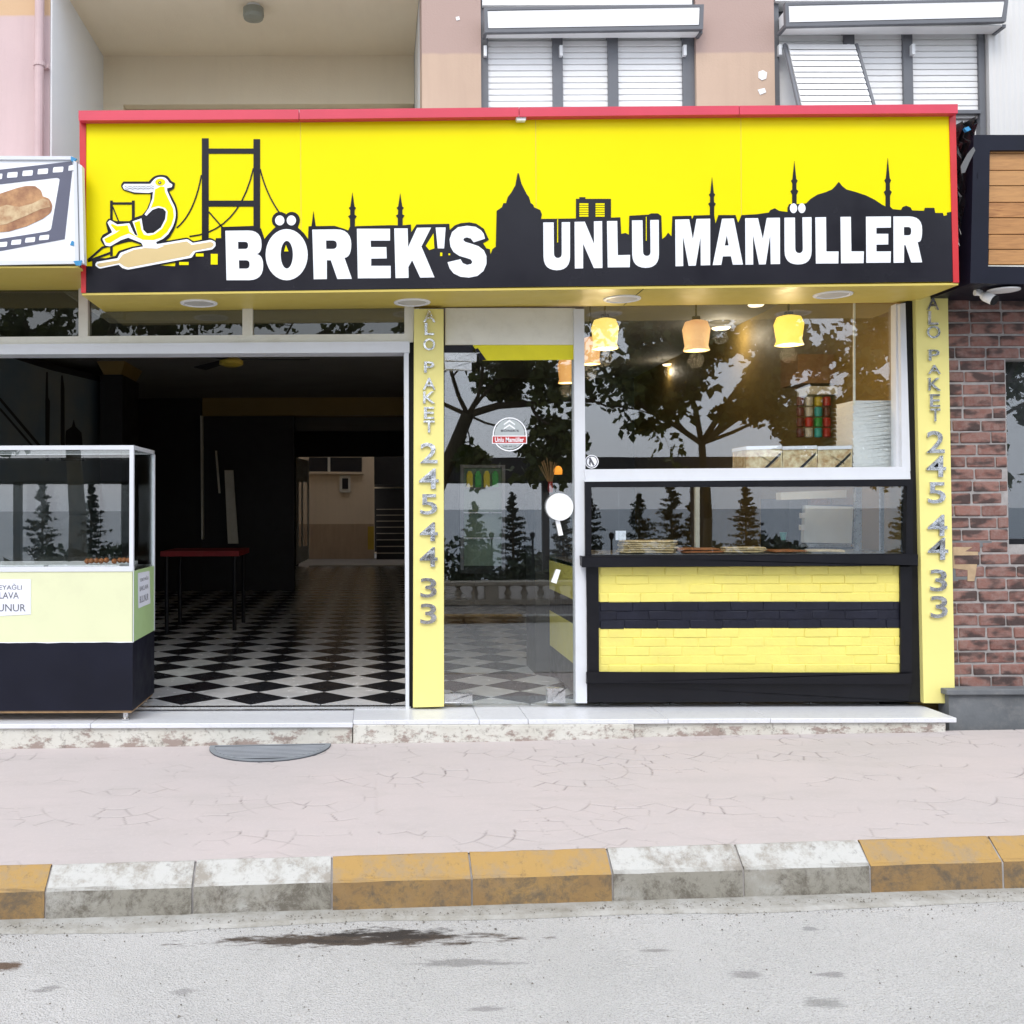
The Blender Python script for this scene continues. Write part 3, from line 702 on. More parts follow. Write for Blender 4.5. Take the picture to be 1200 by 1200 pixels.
def strip(pts, wd, y, m, name, thick=.003):
    L_, R_ = [], []
    for i, p in enumerate(pts):
        a_ = Vector(pts[max(0, i-1)]); b2 = Vector(pts[min(len(pts)-1, i+1)]); d = (b2-a_).normalized(); n_ = Vector((-d.y, d.x))*wd/2
        L_.append((p[0]+n_.x, p[1]+n_.y)); R_.append((p[0]-n_.x, p[1]-n_.y))
    return prism(name, L_+R_[::-1], y, y+thick, m, sg)
for q in (rect(236.5, 162, 244.5, 300), rect(297, 163, 304.8, 268)): prism('bridge_print', q, y1_-.0002, SY+.001, M['black_print'], sg)
for q in (rect(244.5, 174, 297, 180), rect(244.5, 235, 297, 242)): prism('bridge_print', q, y1_-.0001, SY+.001, M['black_print'], sg)
bz = lambda p0, p1, p2, n=10: [((1-t)**2*p0[0]+2*t*(1-t)*p1[0]+t*t*p2[0], (1-t)**2*p0[1]+2*t*(1-t)*p1[1]+t*t*p2[1]) for t in [i/n for i in range(n+1)]]
for pts in (bz((236, 205), (228, 250), (207, 267)), bz((304.8, 198), (312, 228), (328, 250)), bz((297, 197), (280, 272), (222, 277)), [(244.5, 248), (262, 268)]): strip(pts, 1.6, y1_-.0003, M['black_print'], 'bridge_print')
for q in (rect(129, 235, 132, 300), rect(154.5, 235, 157.8, 262), rect(132, 237, 154.5, 239.6), rect(104, 302.5, 129, 304.5)): prism('bridge_print', q, y1_-.0002, SY+.001, M['black_print'], sg)
for pts in ([(103, 305), (120, 290), (150, 282), (175, 281)], [(132, 242), (140, 262)], [(103, 306), (130, 296)]): strip(pts, 2.6 if pts[0][0] < 110 else 1.5, y1_-.0003, M['black_print'], 'bridge_print')
# yellow openings in the silhouette
y2_ = y1_-.003
for q in (rect(210, 307, 221, 310.5), rect(229.5, 297, 238.5, 300.5), rect(247, 297.5, 255, 310), [(508, 273.5), (509, 291), (503, 293), (499, 288)], [(335, 287), (338, 294.5), (333, 294.5)], rect(515.8, 296, 518.3, 300), rect(525.5, 297, 527.5, 299)): prism('yellow_opening_print', q, y2_, y1_+.001, M['yellow_print'], sg)
for x_ in (679, 698):
    for i in range(6): prism('yellow_opening_print', rect(x_, 238.2+2.75*i, x_+10.5, 240.1+2.75*i), y2_, y1_+.001, M['yellow_print'], sg)
# letters
B1, B2, B3, B4, B5 = (255, 240, 7.5), (410, 240, 7.06), (620, 240, 7.5), (780, 240, 7.5), (930, 240, 7.5)
LET = [
 (B1, [[(68,228),(386,224,120),(386,430,85),(338,432),(400,440,90),(400,662,125),(78,662)], [(180,325),(268,325,30),(268,388,30),(180,388)], [(187,487),(281,487,34),(281,561,34),(189,561)]]),
 (B1, [ell(607,438,185,225,36), ell(608,438,54,122,24)]), (B1, [ell(546,137,41,44,18)]), (B1, [ell(648,137,41,44,18)]),
 (B1, [[(832,218),(1175,214,135),(1175,462,120),(1115,465),(1180,650),(1052,652),(995,487),(960,487),(960,652),(845,654)], [(953,313),(1048,313,38),(1048,388,38),(955,388)]]),
 (B2, [[(58,198),(332,198),(332,296),(172,296),(174,350),(302,350),(305,443),(176,445),(176,505),(338,505),(338,606),(66,608)]]),
 (B2, [[(367,195),(478,195),(482,350),(555,190),(672,188),(592,345),(700,600),(582,602),(515,458),(484,515),(486,604),(378,606)]]),
 (B2, [[(710,188),(792,187),(780,360),(727,360)]]),
 (B2, [[(1118,280),(1108,240),(1085,210),(1040,182),(970,173),(895,185),(845,225),(825,285),(832,345),(858,390),(905,422),(960,438),(1000,452),(1014,472),(1003,490),(970,497),(935,483),(915,450),(808,475),(825,525),(858,567),(915,595),(985,602),(1055,588),(1105,548),(1130,490),(1130,425),(1110,378),(1065,342),(1000,320),(955,307),(938,292),(945,276),(968,269),(1000,278),(1025,310)]]),
 (B3, [[(125,155),(216,155),(219,468,42),(288,468,42),(287,153),(360,152),(360,575,120),(128,575,120)]]),
 (B3, [[(400,150),(490,148),(572,345),(570,145),(642,143),(645,555),(570,556),(475,340),(475,558),(403,560)]]),
 (B3, [[(685,143),(775,142),(780,443),(888,440),(885,548),(692,550)]]),
 (B3, [[(905,137),(997,136),(1002,450,40),(1069,450,40),(1065,134),(1140,132),(1142,554,120),(908,554,120)]]),
 (B4, [[(85,130),(208,127),(240,305),(272,124),(392,122),(392,530),(310,532),(308,280),(265,534),(203,536),(152,270),(155,538),(88,540)]]),
 (B4, [[(497,122),(600,120),(680,525),(592,526),(575,452),(503,453),(490,528),(415,530)], [(538,265),(555,357),(520,358)]]),
 (B4, [[(700,118),(812,117),(855,300),(890,115),(1005,113),(1006,520),(925,521),(920,260),(880,523),(822,524),(768,260),(770,525),(703,526)]]),
 (B5, [[(-80,113),(12,112),(15,425,40),(83,425,40),(78,110),(158,108),(158,524,118),(-78,524,118)]]), (B5, [ell(0,30,32,43,18)]), (B5, [ell(73,30,32,43,18)]),
 (B5, [[(192,110),(285,108),(288,410),(395,410),(393,515),(197,516)]]), (B5, [[(413,106),(503,105),(508,409),(618,409),(615,512),(418,514)]]),
 (B5, [[(637,104),(855,102),(855,200),(728,202),(728,255),(832,255),(832,348),(728,350),(728,410),(855,409),(853,508),(640,510)]]),
 (B5, [[(878,102),(1130,102,115),(1130,340,120),(1090,325),(1130,505),(1035,507),(985,355),(972,355),(970,508),(880,510)], [(970,195),(1035,195,30),(1035,268,30),(970,268)]]),
]
for base, cs in LET:
    cs = [zz(c, *base) for c in cs]
    prism('letter', cs[0], y2_, y1_+.001, M['white_print'], sg, holes=cs[1:])
for q in (rect(653, 257, 654, 284), rect(757, 254, 757.8, 282)): prism('yellow_opening_print', q, y2_, y1_+.001, M['yellow_print'], sg)
# bird emblem with rolling pin
bb = (95, 190, 7.06)
black_b = [(325,195,20),(350,160),(560,160),(595,122,20),(650,100,40),(715,112,20),(750,160,10),(778,172,10),(770,222,20),(728,240),(755,290,20),(795,370,40),(802,450,40),(780,540,40),(735,620),(690,660),(520,690),(400,650),(330,665),(250,703,20),(190,692,20),(155,640,20),(180,600),(222,578),(203,500,20),(228,465,10),(290,488),(400,488),(440,460),(505,438),(545,390),(572,320),(575,262),(440,262),(350,232)]
white_b = [(342,198,10),(358,180),(572,180),(610,135,20),(655,118,30),(702,130,20),(732,170),(757,185,8),(750,208,8),(712,215),(712,235),(740,300,20),(778,375,30),(786,445,40),(765,525,40),(722,595),(678,635),(620,660),(632,690),(690,692),(630,715),(520,710),(498,668),(440,645),(390,625),(330,645),(240,697,10),(200,690,10),(175,632,10),(258,580),(218,500),(238,478,8),(300,515),(400,505,8),(425,560),(445,600),(468,610),(435,520),(425,490),(500,465),(515,560),(545,590),(600,585),(660,540),(695,470),(702,410),(680,385),(640,378),(590,395),(540,445),(525,432),(560,380),(590,300),(595,245),(560,255),(440,250),(355,225)]
yel_b = [(612,225),(660,200),(690,205),(695,245),(725,310),(762,385),(768,450),(748,520),(710,580),(660,625),(600,645),(510,642),(440,610),(395,590),(330,615),(235,670),(205,665),(192,635),(280,590),(325,560),(290,570),(245,520),(255,510),(300,530),(385,522),(400,575),(450,610),(470,612),(445,520),(440,500),(485,485),(500,560),(520,600),(560,608),(610,595),(670,550),(708,480),(716,410),(695,378),(640,362),(590,375),(575,385),(600,320)]
head_y = ell(655, 165, 42, 30, 16)
wing = [(515,470),(560,440),(600,400,10),(650,382,20),(690,400,20),(697,440,20),(680,500,30),(640,550,20),(590,580),(545,584),(525,550)]
roll_bk = [(98,855,20),(120,815),(285,775),(310,735,10),(420,700),(880,622,20),(930,655,10),(1070,625,20),(1118,650,20),(1125,700,20),(1090,735),(950,765),(930,800,10),(380,905,20),(330,895,10),(290,865),(140,890,20)]
roll_w = [(113,852,15),(130,825),(300,795),(325,750,8),(430,712),(880,636,15),(925,668,8),(1075,642,15),(1112,660,10),(1112,695,10),(1085,722),(945,745),(915,790,8),(385,890,15),(340,875),(310,848),(150,882,15)]
roll_t = [(130,850,10),(145,838),(310,812),(345,765,8),(440,725),(875,655,10),(915,685,8),(1075,660,8),(1096,672,6),(1096,690,6),(1078,706),(930,735),(895,775,8),(390,872,10),(355,860),(320,835),(155,868,10)]
for k_, (nm, pl, m_) in enumerate((('emblem_print', black_b, 'black_print'), ('emblem_print', roll_bk, 'black_print'), ('emblem_print', roll_w, 'white_print'), ('rolling_pin_print', roll_t, 'tan_print'), ('bird_print', white_b, 'white_print'), ('bird_print', yel_b, 'yellow_print'), ('bird_print', head_y, 'yellow_print'), ('wing_print', wing, 'black_print'), ('eye_print', ell(651, 170, 13, 12, 12), 'black_print'), ('eye_print', ell(651, 170, 5, 5, 8), 'white_print'))):
    prism(nm, zz(pl, *bb), y1_-.0012-.0009*k_, y1_-.0001-.0009*k_, M[m_], sg)
for j_ in range(2):
    pts = [(360+i*22, 200+(8 if i % 2 else 0)+j_*18-i*.5) for i in range(12)]; pts = zz(pts, *bb); strip(pts, .5, y1_-.0115, M['black_print'], 'feather_line_print', .0008)
# downlights in the soffit
DL = ['round white downlight in the yellow soffit nearest the bread sign', 'round white downlight in the yellow soffit above the left lettered pillar', 'round white downlight in the yellow soffit left above the shop window', 'round white downlight in the yellow soffit beside the right lettered pillar']
for i, (px, py) in enumerate(((233, 355), (483, 354), (729, 350), (976, 345))):
    xg = X0(px, -.3); z = soffz(xg); p = Uz(px, py, z)
    e = empty('downlight', (p.x, p.y, z), DL[i], 'downlight', 'downlights set in the yellow soffit')
    MB().lathe((p.x, p.y, z), [(.106, 0), (.104, -.006), (.09, -.008), (.088, -.002)], 28).build('ring', M['plastic_white'], e)
    MB().lathe((p.x, p.y, z), [(.087, -.001), (.08, -.004)], 28).build('diffuser', mat('dull diffuser', L(.52, .51, .47), .5), e)

# ------------------------------------------------------------------ pillars with chrome letters
def pillar(poly, label, glyphs):
    p = empty('lettered_pillar', U(poly[3][0], poly[3][1], -.06), label, 'pillar')
    prism('panel', poly, -.06, .10, M['pillar'], p, bevel=.0)
    for ch, x0, y0, x1, y1 in glyphs: text_px(ch, x0, y0, x1, y1, -.0605, M['chrome'], name='letter', parent=p, depth=.014, bold=.012)
    return p
def col_glyphs(data, cx): return [(c, cx(y0)-w_/2, y0, cx(y0)+w_/2, y1) for c, w_, y0, y1 in data]
gl = [('A', 14, 364, 378), ('L', 11, 379, 393), ('O', 14, 397, 411), ('P', 12, 424, 437), ('A', 15, 443, 457), ('K', 14, 459, 473), ('E', 12, 477, 491), ('T', 13, 493, 507),
      ('2', 20, 519, 543), ('4', 23, 549, 573), ('5', 20, 579, 603), ('4', 21, 612, 634), ('4', 21, 641, 664), ('3', 19, 677, 700), ('3', 19, 707, 731)]
pillar([(485.3, 362), (519.8, 362), (520.3, 828), (484, 829)], 'narrow yellow pillar left of the glass door with chrome ALO PAKET 245 44 33 letters', col_glyphs(gl, lambda y: 503+(y-364)*(-.003)))
gr = [('A', 14, 349, 363.5), ('L', 12, 365, 381), ('O', 16, 382, 397), ('P', 13, 410, 423), ('A', 15, 428, 438.5), ('K', 15, 443, 458), ('E', 12, 462, 477), ('T', 12, 479, 494),
      ('2', 21, 505, 531), ('4', 23, 534, 559), ('5', 21, 565, 590), ('4', 23, 603, 628), ('4', 24, 630, 656), ('3', 20, 667, 693), ('3', 20, 698, 724)]
pillar([(1072.7, 346), (1110.8, 349), (1119, 824), (1082.5, 824)], 'narrow yellow pillar beside the brick wall with chrome ALO PAKET 245 44 33 letters', col_glyphs(gr, lambda y: 1092+(y-349)*.0205))

# ------------------------------------------------------------------ open shopfront on the left: transom and opening
fr = empty('shopfront_frame', U(470, 830, 0), 'cream aluminium shopfront frame with transom panes round the wide open doorway', 'door frame')
prism('transom_bar', [(-160, 396), (484, 391), (484, 400), (-160, 405)], -.03, .05, M['cream_frame'], fr)
prism('shutter_housing', [(-160, 404.5), (480, 400), (480, 413), (-160, 416)], -.05, .10, M['white_frame'], fr)
for q in ([(92, 338), (103, 338), (103, 396), (92, 396)], [(284, 360), (296, 360), (296, 394), (284, 394)], [(474, 358), (485, 358), (484.5, 401), (474, 401)], [(-160, 336), (-150, 336), (-150, 400), (-160, 400)]):
    prism('mullion', q, -.028, .05, M['cream_frame'], fr)
prism('door_jamb', [(473.5, 413), (479, 413), (479.5, 832), (475.5, 832)], -.04, .06, M['white_frame'], fr)
prism('dark_jamb', [(479.3, 402), (485, 400), (484, 830), (479.8, 832)], -.02, .12, M['black_flat'], fr)
for q in (rect(103, 338, 284, 396), rect(296, 352, 474, 394), rect(-150, 330, 92, 398)): prism('transom_pane', q, .01, .018, M['glass_tr'], fr)
b = MB(); b.box(X0(-160), X0(480), -.03, .02, .0, .012); b.build('threshold', M['steel'], fr)

# ------------------------------------------------------------------ glass door
dr = empty('glass_door', U(600, 826, 0), 'frameless glass shop door with round sticker, white pull and steel patch fittings', 'door')
prism('header_panel', [(522, 361), (674, 361), (673, 404), (522, 404)], -.01, .04, M['cream_frame'], dr)
prism('door_post', [(672.5, 362), (684.6, 362), (688, 824), (675, 824)], -.03, .05, M['white_frame'], dr)
prism('pane', [(521, 404), (672.6, 404), (674, 824), (520, 825)], .0, .010, M['glass'], dr)
prism('yellow_film', [(554, 404.5), (672.5, 403.5), (672.7, 421.5), (566, 422.5)], -.003, -.001, mat('yellow film', L(.75, .68, .0), .4), dr)
prism('black_film', [(521, 405), (554, 404.5), (554, 414), (521, 414)], -.003, -.001, M['black_print'], dr)
prism('black_film', [(557, 409), (560, 408), (570, 422), (563, 422)], -.006, -.0035, M['black_print'], dr)
for q in (rect(521, 414, 558, 423), rect(521.5, 424.5, 552, 433)): prism('patch_fitting', q, -.018, .02, M['steel'], dr, bevel=.003)
for q in (rect(521, 813.5, 553, 823.5),): prism('patch_fitting', q, -.018, .02, M['steel'], dr, bevel=.003)
lk = prism('lock_plate', rect(641.5, 807, 662, 823.5), -.012, .02, M['steel'], dr, bevel=.003)
prism('lock_cylinder', rect(648.5, 811, 655, 821), -.02, -.0125, M['steel'], lk, bevel=.002)
prism('round_pull', ell(656, 594, 16, 16, 36), -.03, -.002, M['plastic_white'], dr, bevel=.003)
prism('handle_bracket', [(651, 610), (656, 610), (660, 627), (655, 628)], -.016, -.002, M['plastic_white'], dr)
prism('handle_bracket', [(652, 667), (657, 668), (652, 684), (646, 682)], -.016, -.002, M['plastic_white'], dr)
stk = prism('sticker', ell(597.3, 509, 20, 20, 36), -.0025, -.0010, M['white_print'], dr, holes=[ell(597.3, 509, 18.6, 18.6, 36)])
prism('sticker_disc', ell(597.3, 509, 17.6, 17.6, 36), -.0022, -.0010, mat('sticker grey', L(.42, .46, .47), .5), dr)
prism('sticker_band', rect(576.5, 510.5, 617.5, 520), -.0034, -.0025, M['white_print'], dr)
prism('sticker_band', rect(577.5, 511.5, 616.5, 519), -.0042, -.0036, M['ink_red'], dr)
text_px('Unlu Mamüller', 580, 512.5, 614, 518, -.0044, M['white_print'], name='sticker_text', parent=dr, depth=.0006, bold=.02)
text_px("BÖREK'S", 587, 503, 608, 506, -.0030, M['ink'], name='sticker_text', parent=dr, depth=.0006, bold=.02)
text_px('245 44 33', 589, 522, 605, 524, -.0030, M['ink'], name='sticker_text', parent=dr, depth=.0006)
for t in (494, 499): prism('sticker_text', [(590, t+3), (597, t-2), (604, t+3), (603, t+4), (597, t), (591, t+4)], -.0030, -.0023, M['white_print'], dr)

# ------------------------------------------------------------------ shop window
wd = empty('shop_window', U(870, 560, 0), 'large shop window over the brick counter with a white frame and a small round sticker', 'window')
prism('pane', [(684, 356), (1056, 356), (1056, 551), (686, 551)], .03, .038, M['glass'], wd)
prism('sill', [(684.8, 550), (1066, 547), (1067, 559), (686.5, 562)], -.04, .08, M['white_frame'], wd)
prism('side_frame', [(1050, 356), (1055, 356), (1057, 549), (1050.5, 549)], -.0, .06, M['white_frame'], wd)
prism('side_frame', [(1055, 356), (1061, 355), (1067, 552), (1057, 549)], -.035, .06, M['white_frame'], wd)
prism('dark_jamb', [(1061, 354), (1073, 347), (1083, 823), (1064, 823), (1066, 552)], -.025, .07, M['black_flat'], wd)
prism('sticker', ell(693.5, 541, 8, 8, 24), .022, .028, M['white_print'], wd)
prism('sticker_ring', ell(693.5, 541, 7, 7, 24), .0205, .0215, M['ink'], wd, holes=[ell(693.5, 541, 6, 6, 24)])
prism('sticker_mark', [(690, 537), (692, 536), (697, 545), (695, 546)], .0205, .0215, M['ink'], wd)
prism('sticker_mark', [(690, 543), (691, 538), (692.5, 539), (692, 546)], .0207, .0215, M['ink'], wd)
prism('glass_joint', rect(1000, 352, 1002.5, 475), .045, .05, M['cream_frame'], wd)

# ------------------------------------------------------------------ brick counter with glass showcase
ct = empty('brick_counter', U(875, 822, -.02), 'black framed serving counter with striped yellow and black painted brick front', 'counter')
CY = -.02
for t_, u_, m_ in ((664, 705, 'yellow_brick'), (705, 736, 'black_brick'), (736, 790, 'yellow_brick')): prism('backing', rect(690, t_, 1066, u_), CY-.008, CY+.10, M[m_], ct)
prism('frame_post', [(687, 664), (701.5, 664), (702, 790), (689, 790)], CY-.025, CY+.08, M['black_paint'], ct)
prism('frame_post', [(1055, 664), (1069, 664), (1068.5, 790), (1055.5, 790)], CY-.025, CY+.08, M['black_paint'], ct)
prism('sill_bar', [(682, 652), (1075, 650.5), (1075, 662.5), (682.5, 664)], -.10, .06, M['black_paint'], ct, bevel=.004)
prism('base_bar', [(688, 788), (1068, 789), (1067, 801), (688, 801)], -.06, .06, M['black_paint'], ct, bevel=.004)
prism('plinth', [(689, 801), (1067, 801), (1064, 821.5), (690, 822.5)], -.035, .06, M['black_paint'], ct, bevel=.003)
bp0, bp1 = U(702, 664, CY), U(1055, 788, CY)
rows = 12; rh_ = (bp0.z-bp1.z)/rows; bl_ = .19
bm0 = MB(); bm0.box(-.5, .5, -.012, .03, -.5, .5)
def brick_mesh(name, m_, L_, H_, D_=.04, bev=.0035, seed=0):
    b = MB(); b.box(-L_/2, L_/2, -.012, D_, -H_/2, H_/2); me = b.mesh(name, m_, bevel=bev)
    rs = random.Random(seed)
    for v in me.vertices:
        v.co += Vector((rs.uniform(-1, 1)*.0012, rs.uniform(-1, 1)*.0012, rs.uniform(-1, 1)*.0012))
    return me
ybm = [brick_mesh('brick', M['yellow_brick'], bl_-.002, rh_-.002, seed=i) for i in range(3)]
kbm = [brick_mesh('brick', M['black_brick'], bl_-.003, rh_-.003, seed=i+5) for i in range(3)]
rb = random.Random(4)
for r_ in range(rows):
    z = bp0.z-rh_*(r_+.5); off = (0, .5, .25, .75)[r_ % 4]*bl_
    x = bp0.x-off; black = r_ in (4, 5, 6)
    while x < bp1.x-.01:
        xa_, xb_ = max(x, bp0.x), min(x+bl_, bp1.x)
        if xb_-xa_ > .02:
            o = link('brick', (kbm if black else ybm)[rb.randrange(3)], ct, ((xa_+xb_)/2, CY+rb.uniform(-.003, .003), z)); o.scale.x = (xb_-xa_)/bl_
        x += bl_
# left flank of the counter running back inside (same stripes)
xf = X0(676)
for (t_, b_2, m_) in ((664, 708, 'yellow_brick'), (708, 738, 'black_brick'), (738, 787, 'yellow_brick'), (787, 822, 'black_paint')):
    q = MB(); q.box(xf+.03, xf+.07, .09, 1.15, Z0(b_2), Z0(t_)); q.build('flank_panel', M[m_], ct)
q = MB(); q.box(xf+.03, X0(1062), .10, 1.15, Z0(668), Z0(663)); q.build('worktop', M['tray'], ct)
# showcase
gc = empty('glass_showcase', U(875, 652, 0), 'low glass showcase with black frame standing on the brick counter', 'showcase')
prism('frame', [(685.5, 563), (1070, 560), (1070, 652), (686, 653)], -.05, -.01, M['black_paint'], gc, holes=[[(693, 571), (1063, 570), (1062, 649), (693, 650.5)]], bevel=.0)
prism('top_strip', [(685, 562), (1067, 559), (1067, 561.5), (685, 564.5)], -.055, .0, M['white_frame'], gc)
prism('pane', [(692, 570), (1064, 569), (1063, 650), (692, 651)], -.03, -.024, M['glass_case'], gc)
for q in (rect(724.5, 570, 726, 650), ): prism('glass_joint', q, -.022, -.018, M['glass_thin'], gc)
q = MB(); q.box(X0(690), X0(1062), .0, .62, Z0(653), Z0(650)); q.build('shelf', M['tray'], gc)
q = MB(); q.box(X0(690), X0(1062), .0, .45, Z0(567), Z0(565.5)); q.build('top_glass', M['glass_thin'], gc)
for px in (1003,): prism('chrome_post', rect(px, 571, px+7, 650), .35, .38, M['steel'], gc)
prism('chrome_post', rect(815, 570, 820, 650), .5, .53, M['cream_frame'], gc)
prism('chrome_post', rect(1032, 571, 1036, 648), .2, .22, M['steel'], gc)
# food in the showcase
def sheet_stack(cx, cz, wx, dy, n, h, m_, y, name, label, cat, seed):
    rs = random.Random(seed); e = empty(name, (cx, y, cz), label, cat)
    for i in range(n):
        b = MB(); N_ = 14; zz_ = cz+i*h; jx = rs.uniform(-.012, .012)
        rim = []
        for k_ in range(N_):
            a_ = 2*math.pi*k_/N_; c_, s_ = math.cos(a_), math.sin(a_)
            rx_ = wx/2*abs(c_)**.5*(1 if c_ > 0 else -1); ry_ = dy/2*abs(s_)**.5*(1 if s_ > 0 else -1)
            rim.append(Vector((cx+jx+rx_*(1+rs.uniform(-.04, .03)), y+ry_, zz_+rs.uniform(-.002, .004))))
        b.hexa([p+Vector((0, 0, h*.75)) for p in rim], rim); b.build('sheet', m_, e, bevel=h*.2)
    return e
zs = Z0(650)+.006
sheet_stack(X0(757, .12), zs, .34, .22, 6, .012, M['dough'], .12, 'flatbread_stack', 'stack of folded pale flatbreads at the left end of the showcase', 'bread', 1)
sheet_stack(X0(815, .15), zs, .27, .22, 2, .012, M['dough_brown'], .13, 'baked_pastry', 'flat reddish brown pastry beside the flatbread stack in the showcase', 'pastry', 2)
sheet_stack(X0(866, .15), zs, .25, .2, 3, .010, M['dough'], .12, 'flatbread_stack', 'low pile of greenish pale flatbreads in the middle of the showcase', 'bread', 3)
sheet_stack(X0(918, .15), zs, .22, .2, 1, .014, M['dough_brown'], .12, 'baked_pastry', 'thin brown pastry right of the middle of the showcase', 'pastry', 4)
sheet_stack(X0(962, .15), zs, .2, .2, 1, .014, M['dough'], .12, 'baked_pastry', 'thin pale pastry in front of the white oven door', 'pastry', 5)
e = empty('price_card', U(727, 632, .08), 'small white price card standing on the flatbread stack', 'card')
prism('card', rect(721.5, 622, 733.5, 633), .05, .053, M['paper'], e)
ov = empty('oven', U(970, 640, .75), 'pale grey oven with a chrome handle behind the showcase', 'oven')
prism('body', [(925, 584), (1056, 584), (1056, 645), (925, 645)], .80, 1.3, M['black_int'], ov)
prism('oven_door', [(944, 592), (1000, 594), (998, 637), (942, 636)], .74, .79, mat('pale oven door', L(.80, .83, .82), .35), ov)
prism('oven_door', [(1009, 594), (1030, 592), (1031, 636), (1012, 636)], .74, .79, mat('pale oven door b', L(.80, .83, .82), .35), ov)
prism('oven_door', [(1037, 592), (1046, 592), (1048, 633), (1038, 634)], .74, .79, mat('pale oven door c', L(.80, .83, .82), .35), ov)
prism('handle', rect(938, 637.5, 1002, 641), .70, .73, M['steel'], ov); prism('handle', rect(1008, 637.5, 1056, 640.5), .70, .73, M['steel'], ov)
prism('top_trim', [(915, 577), (992, 574), (992, 583), (915, 586)], .72, .8, M['cream_frame'], ov)
for q in (rect(939.5, 601, 944, 607), rect(939, 615, 943.5, 621)): prism('knob', q, .70, .74, M['plastic_white'], ov)
cp = U(918, 633, .5); MBc = MB(); MBc.lathe((cp.x, .5, cp.z), [(.014, 0), (.022, .05), (.02, .05)], 16)
tag(MBc.build('cup', M['teal']), 'small teal cup beside the oven behind the showcase glass', 'cup')
for i, (xa_, xb_) in enumerate(((950, 973), (975, 1000))):
    e = prism('food_box', rect(xa_, 584, xb_, 591.5), .76, .86, M['card'] if i else M['dough_brown']); tag(e, ('flat brown carton lying on top of the oven at the left' if not i else 'beige carton lying on top of the oven next to the chrome post'), 'box')

# items behind the window
for i, (xa_, xb_) in enumerate(((875, 916), (917.5, 957), (958.5, 998))):
    e = empty('food_box', U(xa_, 548, .1), ['leftmost of the three patterned pastry boxes on the window sill', 'middle one of the three patterned pastry boxes on the window sill', 'patterned pastry box on the window sill beside the white foam containers'][i], 'box', 'patterned pastry boxes in the shop window')
    prism('carton', [(xa_, 525), (xb_, 524), (xb_, 548.5), (xa_, 549)], .07, .30, M['food_print'], e, bevel=.003)
    prism('lid', [(xa_-.4, 523), (xb_+.3, 522), (xb_+.3, 526), (xa_-.4, 527)], .064, .31, M['paper'], e)
    prism('print_stripe', [(xb_-16, 548), (xb_-1, 533), (xb_-1, 530), (xb_-20, 548)], .0655, .0695, M['black_int'], e)
    prism('print_patch', [(xb_-12, 548), (xb_-1, 537), (xb_-1, 548)], .0655, .0695, M['dough'], e)
for i in range(16):
    t0_ = 548-i*4.9; xl = 999+(0.6 if i % 2 else 0)
    b = prism('foam_container', [(xl, t0_-4.8), (1049, t0_-4.85), (1048.5, t0_), (xl+1.0, t0_)], .10, .32, M['plastic_white'], bevel=.0015)
    if i == 15: tag(b, 'topmost white foam container of the tall stack at the right of the shop window', 'container', 'stacked white foam containers')
    elif i == 0: tag(b, 'lowest white foam container of the tall stack, on the window sill', 'container', 'stacked white foam containers')
    else: tag(b, ['', 'second', 'third', 'fourth', 'fifth', 'sixth', 'seventh', 'eighth', 'eighth', 'seventh', 'sixth', 'fifth', 'fourth', 'third', 'second'][i]+(' white foam container from the bottom' if i < 8 else ' white foam container from the top')+' of the tall stack in the shop window', 'container', 'stacked white foam containers')
shf = empty('wall_shelf', U(960, 460, 1.0), 'narrow cream shelf boards behind the shop window above the cans', 'shelf')
prism('board', rect(948, 452.5, 990.5, 462), 1.0, 1.2, M['cream_frame'], shf); prism('board', rect(1004, 449.5, 1043, 458), 1.0, 1.2, M['cream_frame'], shf)
tag(prism('cardboard_box', rect(935, 415, 1016, 449), 1.05, 1.35, M['card']), 'brown cardboard box on the shelf behind the shop window', 'box')
cc_ = {'red': mat('red can', L(.45, .03, .02), .3), 'green': mat('green can', L(.04, .35, .08), .3), 'cyan': mat('cyan can', L(.05, .42, .45), .3), 'white': mat('white can', L(.6, .6, .55), .3), 'yel': mat('yellow can', L(.6, .5, .03), .3), 'brown': mat('brown can', L(.13, .03, .02), .3)}
cans = [(938, ['brown', 'brown', 'brown', 'brown']), (948, ['white', 'white', 'red', 'white']), (959, ['yel', 'cyan', 'green', 'cyan']), (969, ['red', 'brown', 'red', 'red'])]
rown = ['top', 'second', 'third', 'bottom']; cname = {'brown': 'dark brown', 'yel': 'yellow'}
coln = {938: 'leftmost', 948: 'second', 959: 'third', 969: 'rightmost'}
for px, cl in cans:
    for i, c_ in enumerate(cl):
        p = U(px, 476+i*12.2, 1.05); q = U(px, 465+i*12.2, 1.05)
        b = MB(); h_ = p.z-q.z; b.lathe((p.x, 1.05, p.z), [(.02, 0), (.026, .006), (.026, -h_-.008), (.021, -h_)], 16)
        tag(b.build('drink_can', cc_[c_], smooth=False), f'{cname.get(c_, c_)} drink can, {rown[i]} row and {coln[px]} column of the fridge rack in the window', 'can', 'drink cans behind the shop window')
for px, c_ in ((1012, 'red'), (1020, 'green'), (1029, 'white')):
    p = U(px, 471, 1.05); b = MB(); b.lathe((p.x, 1.05, p.z), [(.02, 0), (.026, .006), (.026, .058), (.021, .064)], 16)
    tag(b.build('drink_can', cc_[c_]), f'{c_} drink can just above the stack of foam containers', 'can', 'drink cans behind the shop window')
